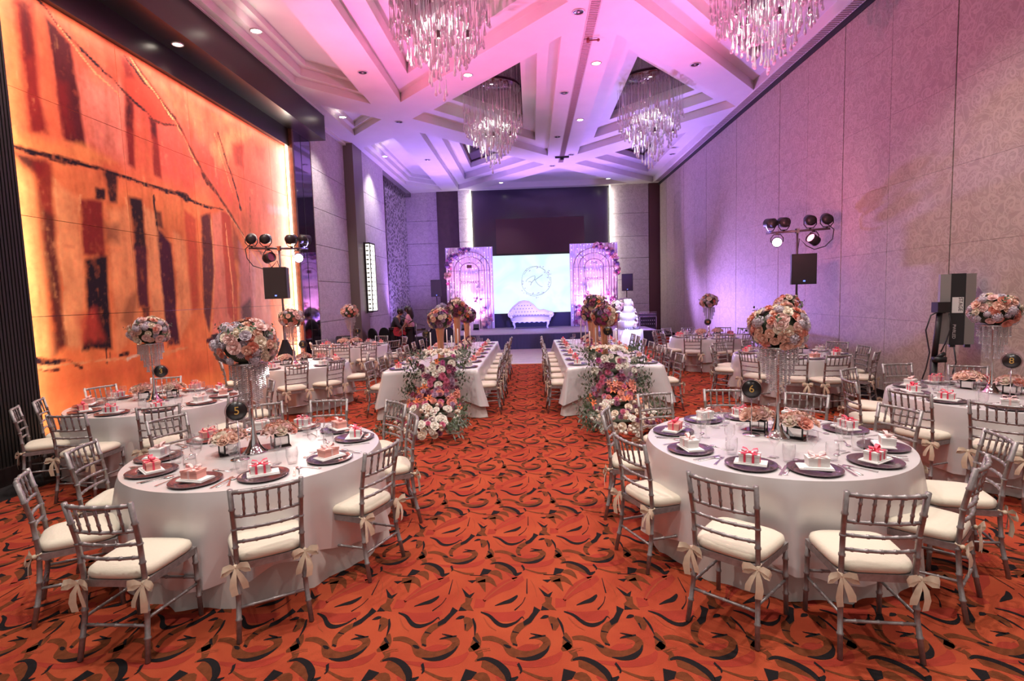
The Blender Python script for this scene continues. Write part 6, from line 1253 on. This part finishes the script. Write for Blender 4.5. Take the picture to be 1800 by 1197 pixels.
speaker('black loudspeaker on the pole of the left light stand', -5.08, 10.75, 2.0, .12, .62, .44)
light_stand('right', 5.26, 11.0, math.radians(-28), [(.50, True, 165, 15, PAR_OFF, 'upper outermost'), (.22, True, 170, 12, PAR_OFF, 'upper second'), (-.24, True, 185, 8, PAR_OFF, 'upper third'), (-.48, True, 200, 5, PAR_OFF, 'upper innermost'), (.28, False, -65, 25, PAR_DIM, 'hanging outer'), (-.36, False, -22, -8, PAR_ON, 'glowing pink hanging')])
speaker('black loudspeaker on the pole of the right light stand', 5.25, 10.80, 1.97, -.2, .58, .44)

# ---------------------------------------------------------------- tall fixture by the patterned wall
fx = thing('led_fixture', 'tall grey and black LED light panel beside the patterned wall', 'stage light', (5.70, 7.50, 1.10), -math.radians(24))
gm = mat('fixture_grey', (.30, .285, .27), .4, .3)
b = MB(); b.prism([(-.19, -.05), (-.08, -.07), (-.08, .06), (-.19, .06)], 0, .94); obj('side_shell', b.mesh('side_shell', gm, False), fx)
b = MB(); b.prism([(.08, -.07), (.19, -.05), (.19, .06), (.08, .06)], 0, .94); obj('side_shell', b.mesh('side_shell', gm, False), fx)
obj('centre_face', boxmesh('centre_face', (-.08, -.062, -.01), (.08, .06, .945), black), fx)
lb = obj('label_sticker', boxmesh('label_sticker', (-.06, -.0645, .42), (.062, -.062, .63), paper_w), fx)
me = font_mesh('STAGE', .062, .0008); me.materials.append(black); obj('lettering', me, lb, (.028, -.0655, .535), (PI/2, PI/2, 0))
me = font_mesh('PWRLED', .05, .0008); me.materials.append(paper_w); obj('lettering', me, fx, (-.03, -.0635, .17), (PI/2, PI/2, 0))
for x in (-.03, .13): obj('foot', MB().box((x, 0, -.025), (.06, .05, .04)).mesh('foot', black, False), fx)
fs = thing('fixture_stand', 'black pole stand with a square head beside the LED light panel', 'stand', (5.42, 7.48, 0))
obj('pole', MB().tube([(-.02, 0, .02), (.0, 0, .9)], .045, 10).tube([(0, 0, .9), (.05, 0, 1.54)], .036, 10).mesh('pole', black), fs)
obj('head_box', MB().box((.055, -.01, 1.6), (.16, .12, .14)).mesh('head_box', black, False), fs)
obj('knob', MB().tube([(.0, -.06, .93), (.09, -.06, .98)], .028, 8).box((.03, -.05, .90), (.14, .09, .07)).mesh('knob', black), fs)
obj('crossbar', MB().tube([(.05, .03, 1.55), (.28, .03, 1.50)], .02, 8).mesh('crossbar', black), fs)
for i in range(3):
    a = i*2.094+.5; obj('leg', MB().tube([(0, 0, .55), (.38*math.cos(a), .38*math.sin(a), .012)], .018, 7).mesh('leg', black), fs)
c = MB().tube([(5.42, 7.42, 1.55), (5.30, 7.40, 1.50), (5.24, 7.40, 1.30), (5.30, 7.40, 1.0), (5.26, 7.4, .78), (5.20, 7.4, .60), (5.30, 7.4, .48), (5.45, 7.4, .50), (5.60, 7.42, .62), (5.68, 7.44, .85), (5.66, 7.46, 1.06)], .009, 6)
tag(obj('power_cable', c.mesh('power_cable', black)), 'black cable looping beside the fixture stand and up to the LED panel', 'cable')
c = MB().tube([(5.55, 7.42, 1.52), (5.58, 7.41, 1.35), (5.52, 7.41, 1.15), (5.46, 7.42, 1.0)], .008, 6)
tag(obj('short_cable', c.mesh('short_cable', black)), 'short black cable hanging from the head of the fixture stand', 'cable')

# ---------------------------------------------------------------- equipment rack, cake, flower balls
rk = thing('equipment_rack', 'black flight case rack with rows of knobs by the stage corner', 'rack', (4.5, 21.4, 0), -.1)
obj('case', boxmesh('case', (-.31, -.28, .06), (.31, .28, .92), black), rk)
obj('case_edge', MB().tube([(-.31, -.285, .92), (.31, -.285, .92)], .012, 6).tube([(-.31, -.285, .06), (-.31, -.285, .92)], .012, 6).tube([(.31, -.285, .06), (.31, -.285, .92)], .012, 6).mesh('case_edge', chrome), rk)
obj('mixer_top', MB().box((0, 0, .98), (.66, .5, .10)).mesh('mixer_top', mat('mixer_grey', (.12, .10, .13), .5), False), rk)
obj('rack_rail', MB().tube([(-.33, -.26, 1.04), (.33, -.26, 1.04)], .010, 6).tube([(-.33, -.26, 1.10), (.33, -.26, 1.10)], .010, 6).mesh('rack_rail', chrome), rk)
kn = MB().tube([(0, 0, 0), (0, -.02, 0)], .014, 8).mesh('knob', paper_w)
for z in (.78, .64):
    for i in range(7): obj('knob', kn, rk, (-.24+i*.08, -.282, z))
for z in (.25, .40): obj('rack_unit', boxmesh('rack_unit', (-.27, -.29, z), (.27, -.28, z+.12), mat('rack_unit', (.05, .04, .07), .4)), rk)
for sx in (-1, 1): obj('caster', MB().tube([(sx*.24, -.22, .03), (sx*.26, -.22, .03)], .03, 10).mesh('caster', black), rk)
CKX, CKY = 2.78, 15.9
ct = thing('cake_table', 'small round table in a white cloth under the tall cake', 'table', (CKX, CKY, 0))
obj('tabletop', MB().lathe([(.0001, .80), (.42, .80), (.42, .82), (.0001, .82)], 32).mesh('tabletop', brown_wood), ct); obj('pedestal', MB().tube([(0, 0, .0), (0, 0, .8)], .05, 10).mesh('pedestal', black), ct)
b = MB(); n = 96; vs = []
for k, (r_, z, am) in enumerate(((.0001, .824, 0), (.40, .824, 0), (.43, .815, 0), (.435, .6, .4), (.45, .3, .8), (.465, .006, 1))):
    for j in range(n): a = 2*PI*j/n; q = r_*(1+.045*am*math.sin(14*a)); vs.append((q*math.cos(a), q*math.sin(a), z))
b.add(vs, [(k*n+j, k*n+(j+1) % n, (k+1)*n+(j+1) % n, (k+1)*n+j) for k in range(5) for j in range(n)]); cc_ = thing('cake_cloth', 'white pleated cloth on the cake table', 'tablecloth', (CKX, CKY, 0)); obj('drape', b.mesh('drape', mat('bright_linen', (.84, .86, .88), .6)), cc_)
ck = thing('wedding_cake', 'tall white tiered wedding cake with sugar flowers', 'cake', (CKX, CKY, .828))
ic = mat('white_icing', (.86, .88, .9), .45)
obj('cake_board', MB().lathe([(.0001, 0), (.36, 0), (.36, .015), (.0001, .015)], 32).mesh('cake_board', chrome), ck)
z = .015
for r_, h in ((.30, .22), (.235, .22), (.17, .20), (.11, .22)):
    obj('cake_tier', MB().lathe([(.0001, z), (r_, z), (r_, z+h-.015), (r_-.015, z+h), (.0001, z+h)], 36).mesh('cake_tier', ic), ck)
    bd = MB()
    for i in range(28): a = 2*PI*i/28; bd.ball((r_*math.cos(a), r_*math.sin(a), z+.012), .014, 6, 4)
    obj('icing_beads', bd.mesh('icing_beads', ic), ck, kind='stuff'); z += h
for i in range(30):
    s = i/30; a = -.9+s*1.6+R.uniform(-.25, .25); rr = .30-.20*s; bloom(ck, (('rose', 'white'), ('rose', 'blush'), ('rose', 'plum'), ('hyd', 'white'))[i % 4], (rr*math.cos(a), rr*math.sin(a)-.02, .1+s*.72), (math.cos(a), math.sin(a), .3), .06)
light('cake_spot', 'SPOT', (CKX-.6, CKY-2.6, 5.0), CKL, (.8, .93, 1), (CKX, CKY, 1.0), .05, 24, .6)
t = thing('tall_centrepiece', 'pale pink ball of flowers on a tall stand beside the cake', 'centrepiece', (2.38, 15.3, 0), 0)
obj('stand', MB().lathe([(.0001, 0), (.16, 0), (.16, .012), (.02, .05), (.016, 1.3), (.09, 1.36), (.0001, 1.36)], 20).mesh('stand', chrome), t)
ball_of_flowers(t, (0, 0, 1.52), .19, 44, [('rose', 'blush'), ('rose', 'cream'), ('rose', 'plum'), ('rose', 'white')], .055, .9, lower=-.7)
for sx, x in (('left', -3.35), ('right', 3.38)):
    t = thing('flower_pedestal', 'ball of bluish white hydrangeas on a pedestal at the %s of the stage' % sx, 'flowers', (x, 20.2, SZ), 0)
    obj('pedestal', MB().lathe([(.0001, 0), (.14, 0), (.11, .05), (.09, .55), (.13, .60), (.0001, .60)], 20).mesh('pedestal', white), t)
    ball_of_flowers(t, (0, 0, .82), .27, 34, [('hyd', 'white'), ('hyd', 'lilac'), ('hyd', 'white')], .105, .9, lower=-.6)

# wall sconce lantern
sc_ = thing('wall_sconce', 'tall lit lantern sconce with fretwork panes on the taupe column', 'sconce', (-5.55, 18.28, 1.52), 0)
obj('back_plate', boxmesh('back_plate', (0, -.30, -.06), (.03, .32, 2.30), black), sc_)
pm = mat('sconce_glass', (1, 1, .95), .4, emit=(1, .97, .85), es=2.2)
obj('pane', boxmesh('pane', (.03, -.26, 0), (.19, -.255, 2.24), pm), sc_); obj('pane', boxmesh('pane', (.185, -.26, 0), (.19, .28, 2.24), pm), sc_)
b = MB()
for z in (-.03, 2.24): b.b2((.0, -.28, z), (.21, .30, z+.05))
for q in ((.185, -.28), (.185, .28), (.03, -.28)): b.b2((q[0], q[1], 0), (q[0]+.025, q[1]+.025, 2.24))
obj('frame', b.mesh('frame', black, False), sc_)
b = MB()
for i in range(15):
    z = .08+i*.148
    b.b2((.06, -.268, z), (.15, -.262, z+.035)); b.b2((.085, -.268, z-.025), (.10, -.262, z+.06)); b.b2((.12, -.268, z-.025), (.135, -.262, z+.06))
    for y in (-.16, .02, .18): b.b2((.191, y-.03, z), (.197, y+.03, z+.035)); b.b2((.191, y-.008, z-.03), (.197, y+.008, z+.065))
obj('fretwork', b.mesh('fretwork', black, False), sc_, kind='stuff')

# ---------------------------------------------------------------- musicians
def figure(lab, x, y, rz, J, hair, shirt, trousers, skin_arms=True, hh=None):
    t = thing('person', lab, 'person', (x, y, 0), rz)
    V = []; E = []; Rr = []
    def v(p, r_, par=None):
        V.append(p); Rr.append(r_)
        if par is not None: E.append((par, len(V)-1))
        return len(V)-1
    def mid(a, b_, f=.5): return tuple(a[i]+(b_[i]-a[i])*f for i in range(3))
    pel = v(J['pelvis'], .13); wa = v(mid(J['pelvis'], J['chest'], .5), .115, pel); chs = v(J['chest'], .135, wa); nk = v(J['neck'], .055, chs)
    hb = v(mid(J['neck'], J['head'], .45), .062, nk); hd = v(J['head'], .098, hb); ht = v(tuple(a+b_ for a, b_ in zip(J['head'], (0, 0, .09))), .07, hd)
    for s in ('l', 'r'):
        sh = v(J['sh_'+s], .062, chs); el = v(J['el_'+s], .042, sh); wr_ = v(J['wr_'+s], .028, el)
        d = Vector(J['wr_'+s])-Vector(J['el_'+s]); d.normalize(); pm_ = v(tuple(Vector(J['wr_'+s])+d*.06), .030, wr_)
        side = d.cross(Vector((0, 0, 1)));  side = side.normalized() if side.length > .1 else Vector((1, 0, 0))
        for k in range(4):
            o = (k-1.5)*.019; ln = (.055, .068, .062, .048)[k]
            f1 = v(tuple(Vector(J['wr_'+s])+d*.10+side*o), .009, pm_); f2 = v(tuple(Vector(J['wr_'+s])+d*(.10+ln)+side*o-Vector((0, 0, .015))), .007, f1)
        v(tuple(Vector(J['wr_'+s])+d*.075+side*.045-Vector((0, 0, .01))), .009, wr_)
        hp = v(J['hp_'+s], .095, pel); kn_ = v(J['kn_'+s], .062, hp); an = v(J['an_'+s], .042, kn_); v(J['to_'+s], .038, an)
    def skinned(nm, V, E, Rr, m, root, parent=t):
        me = bpy.data.meshes.new(nm); me.from_pydata(V, E, []); me.materials.append(m); o = obj(nm, me, parent)
        sm = o.modifiers.new('skin', 'SKIN'); sm.use_smooth_shade = True
        for i, sv in enumerate(me.skin_vertices[0].data): sv.radius = (Rr[i], Rr[i]); sv.use_root = (i == root)
        ss_ = o.modifiers.new('sub', 'SUBSURF'); ss_.levels = 1; ss_.render_levels = 1
        return o
    body = skinned('body', V, E, Rr, skin_m, pel)
    def cover(nm, chain, m, grow):
        V2 = []; E2 = []; R2 = []; ids = {}
        for par, key, r_ in chain:
            V2.append(J[key] if isinstance(key, str) else key); R2.append(r_+grow); ids[key if isinstance(key, str) else len(V2)] = len(V2)-1
            if par is not None: E2.append((ids[par], len(V2)-1))
        return skinned(nm, V2, E2, R2, m, 0)
    cover('shirt', [(None, 'chest', .14), ('chest', 'pelvis', .135), ('chest', 'sh_l', .065), ('chest', 'sh_r', .065)]+([('sh_l', 'el_l', .05), ('sh_r', 'el_r', .05)] if True else [])+([('el_l', 'wr_l', .036), ('el_r', 'wr_r', .036)] if not skin_arms else []), shirt, .014)
    cover('trousers', [(None, 'pelvis', .135), ('pelvis', 'hp_l', .10), ('hp_l', 'kn_l', .07), ('kn_l', 'an_l', .06), ('pelvis', 'hp_r', .10), ('hp_r', 'kn_r', .07), ('kn_r', 'an_r', .06)], trousers, .012)
    for s in ('l', 'r'):
        a, b_ = J['an_'+s], J['to_'+s]; obj('shoe', MB().ball(((a[0]+b_[0])/2, (a[1]+b_[1])/2, .045), (.055, .055, .045), 10, 6).tube([(a[0], a[1], .05), (b_[0], b_[1], .035)], [.05, .042], 8).mesh('shoe', black), t)
    H = Vector(J['head']); fd = Vector(J['face']).normalized(); sd = fd.cross(Vector((0, 0, 1))).normalized()
    b = MB(); b.ball(H+fd*.098-Vector((0, 0, .012)), (.014, .014, .022), 6, 5)
    for q in (-1, 1): b.ball(H+sd*q*.094, (.014, .022, .030), 6, 5)
    obj('face', b.mesh('face', skin_m), t)
    b = MB()
    for q in (-1, 1): b.ball(H+fd*.088+sd*q*.035+Vector((0, 0, .015)), .011, 6, 4)
    b.tube([H+fd*.094+sd*.022-Vector((0, 0, .05)), H+fd*.094-sd*.022-Vector((0, 0, .05))], .006, 5); obj('eyes_and_mouth', b.mesh('eyes_and_mouth', brown_wood), t)
    hm = mat('dark_hair', (.022, .010, .012), .5)
    b = MB(); b.ball(H+Vector((0, 0, .035))-fd*.018, (.112, .112, .105), 14, 8)
    if hair == 'long':
        b.tube([H-fd*.06+Vector((0, 0, .05)), H-fd*.10-Vector((0, 0, .08)), H-fd*.12-Vector((0, 0, .24)), H-fd*.11-Vector((0, 0, .40))], [.09, .11, .10, .05], 10)
    obj('hair', b.mesh('hair', hm), t)
    return t
dk = mat('dark_shirt', (.03, .024, .035), .8); pk_ = mat('pink_blouse', (.70, .34, .42), .7); bt = mat('black_trousers', (.016, .013, .020), .8)
figure('person in dark clothes bending over a red guitar beside the pierced screen', -4.55, 17.6, 0, dict(pelvis=(0, 0, .90), chest=(.10, -.04, 1.20), neck=(.20, -.06, 1.36), head=(.25, -.07, 1.46), sh_l=(.10, .13, 1.27), sh_r=(.12, -.20, 1.27), el_l=(.24, .16, 1.04), el_r=(.20, -.28, 1.03), wr_l=(.42, .06, .92), wr_r=(.36, -.20, .92),
    hp_l=(0, .10, .86), hp_r=(0, -.10, .86), kn_l=(.06, .11, .47), kn_r=(.03, -.12, .47), an_l=(.0, .12, .09), an_r=(-.05, -.13, .09), to_l=(.14, .13, .05), to_r=(.09, -.14, .05), face=(1, -.2, -.35)), 'short', dk, bt, False)
figure('person with long dark hair in a pink sleeveless top and black trousers', -3.98, 17.5, 0, dict(pelvis=(0, 0, .92), chest=(-.03, 0, 1.24), neck=(-.05, 0, 1.42), head=(-.09, -.01, 1.54), sh_l=(-.04, -.16, 1.34), sh_r=(-.02, .16, 1.34), el_l=(-.12, -.19, 1.10), el_r=(-.10, .2, 1.08), wr_l=(-.27, -.16, .92), wr_r=(-.28, .12, .92),
    hp_l=(0, -.09, .88), hp_r=(0, .09, .88), kn_l=(.0, -.10, .48), kn_r=(.03, .10, .48), an_l=(.02, -.11, .09), an_r=(.05, .11, .09), to_l=(-.12, -.12, .05), to_r=(-.09, .12, .05), face=(-1, .1, -.3)), 'long', pk_, bt)
figure('person in black seated at the drums between the two standing musicians', -4.42, 18.5, 0, dict(pelvis=(0, 0, .56), chest=(.02, -.06, .86), neck=(.03, -.10, 1.02), head=(.04, -.14, 1.13), sh_l=(.20, -.05, .95), sh_r=(-.16, -.05, .95), el_l=(.26, -.22, .74), el_r=(-.22, -.22, .74), wr_l=(.16, -.42, .74), wr_r=(-.12, -.42, .74),
    hp_l=(.10, -.02, .54), hp_r=(-.10, -.02, .54), kn_l=(.18, -.42, .50), kn_r=(-.18, -.42, .50), an_l=(.17, -.44, .09), an_r=(-.17, -.44, .09), to_l=(.18, -.58, .05), to_r=(-.18, -.58, .05), face=(.1, -1, -.3)), 'short', dk, bt, False)
st_ = thing('drum_stool', 'round black drum stool under the seated musician', 'stool', (-4.42, 18.52, 0)); obj('seat', MB().lathe([(.0001, .37), (.17, .37), (.18, .41), (.16, .44), (.0001, .44)], 20).mesh('seat', black), st_); obj('post', MB().tube([(0, 0, .0), (0, 0, .38)], .025, 8).mesh('post', chrome), st_)
dr = thing('snare_drum', 'dark drum in front of the seated musician', 'drum', (-4.42, 17.98, 0)); obj('shell', MB().lathe([(.0001, .48), (.17, .48), (.17, .64), (.0001, .64)], 24).mesh('shell', mat('drum_shell', (.10, .03, .05), .3)), dr); obj('hoop', MB().lathe([(.165, .62), (.18, .62), (.18, .65), (.165, .65)], 24).mesh('hoop', chrome), dr)
for i in range(3): obj('leg', MB().tube([(0, 0, .48), (.2*math.cos(i*2.1), .2*math.sin(i*2.1), .01)], .01, 6).mesh('leg', chrome), dr)
gt = thing('guitar', 'red electric guitar held by the bending musician', 'guitar', (-4.30, 17.38, .86), .2)
b = MB(); b.prism([(-.2, -.13), (-.05, -.17), (.06, -.10), (.16, -.13), (.2, -.04), (.12, .0), (.2, .05), (.16, .13), (.05, .10), (-.06, .16), (-.2, .12), (-.24, 0)], -.02, .02); b.v = [(x, z, y) for x, y, z in b.v]; obj('body', b.mesh('body', mat('red_lacquer', (.45, .03, .05), .2), False), gt)
obj('neck', MB().box((.42, 0, .02), (.55, .03, .05)).mesh('neck', brown_wood, False), gt); obj('headstock', MB().box((.74, 0, .03), (.14, .025, .08)).mesh('headstock', black, False), gt)
def mic(lab, x, y, h, ang):
    t = thing('microphone_stand', lab, 'microphone stand', (x, y, 0), ang, 'microphone stands')
    obj('pole', MB().tube([(0, 0, .02), (0, 0, h)], .012, 8).mesh('pole', mat('stand_metal', (0, 0, 0))), t); obj('boom', MB().tube([(.28, 0, h-.10), (0, 0, h), (-.32, 0, h+.16)], .009, 7).mesh('boom', mat('stand_metal', (0, 0, 0))), t)
    obj('microphone', MB().tube([(-.32, 0, h+.16), (-.46, 0, h+.23)], [.016, .022], 10).ball((-.48, 0, h+.24), .03, 10, 6).mesh('microphone', black), t)
    for i in range(3): obj('leg', MB().tube([(0, 0, .12), (.3*math.cos(i*2.1), .3*math.sin(i*2.1), .012)], .01, 6).mesh('leg', black), t)
mic('microphone stand with a boom beside the person in pink', -3.72, 17.1, 1.12, .3)
mic('microphone stand with a boom in front of the guitarist', -4.15, 17.0, .98, 2.6)
# round-backed black banquet chairs behind the band
k = Kit(); n = 20
b = MB(); poly = [(-.2, 0)]+[(.21*math.cos(PI-PI*i/14), .20+.30*math.sin(PI*i/14)) for i in range(15)]+[(.2, 0)]; b.prism(poly, -.03, .03); b.v = [(x, .22+z+.12*y, .46+y) for x, y, z in b.v]; k.part('backrest', b.mesh('backrest', blackcloth, False))
k.part('seat', MB().box((0, 0, .44), (.44, .44, .09)).mesh('seat', blackcloth, False))
for sx in (-1, 1):
    for sy in (-1, 1): k.part('leg', MB().tube([(sx*.19, sy*.19, 0), (sx*.18, sy*.18, .42)], .013, 7).mesh('leg', black))
for i, (x, y, a) in enumerate(((-5.20, 18.0, 2.6), (-4.95, 18.3, 2.9), (-3.35, 17.9, 3.6), (-3.1, 17.2, 3.4), (-2.75, 17.5, 3.3))):
    k.place('banquet_chair', 'black round-backed banquet chair near the band, %s from left' % ORD[i], 'chair', (x, y, 0), a, 'black banquet chairs')
# dark instrument shapes behind the band
for i, (x, y) in enumerate(((-3.45, 19.0), (-3.15, 18.7))):
    t = thing('instrument_case', 'tall dark instrument case standing behind the microphone, %s from left' % ORD[i], 'case', (x, y, 0), .3*i, 'instrument cases'); b = MB(); b.prism([(-.16, -.06), (.16, -.06), (.16, .06), (-.16, .06)], .0, .62); obj('body', b.mesh('body', blackcloth, False), t); obj('neck', MB().box((0, 0, .82), (.11, .10, .40), 0, .8).mesh('neck', blackcloth, False), t); obj('handle', MB().tube([(-.05, -.07, .4), (-.05, -.10, .42), (.05, -.10, .42), (.05, -.07, .4)], .008, 6).mesh('handle', chrome), t)
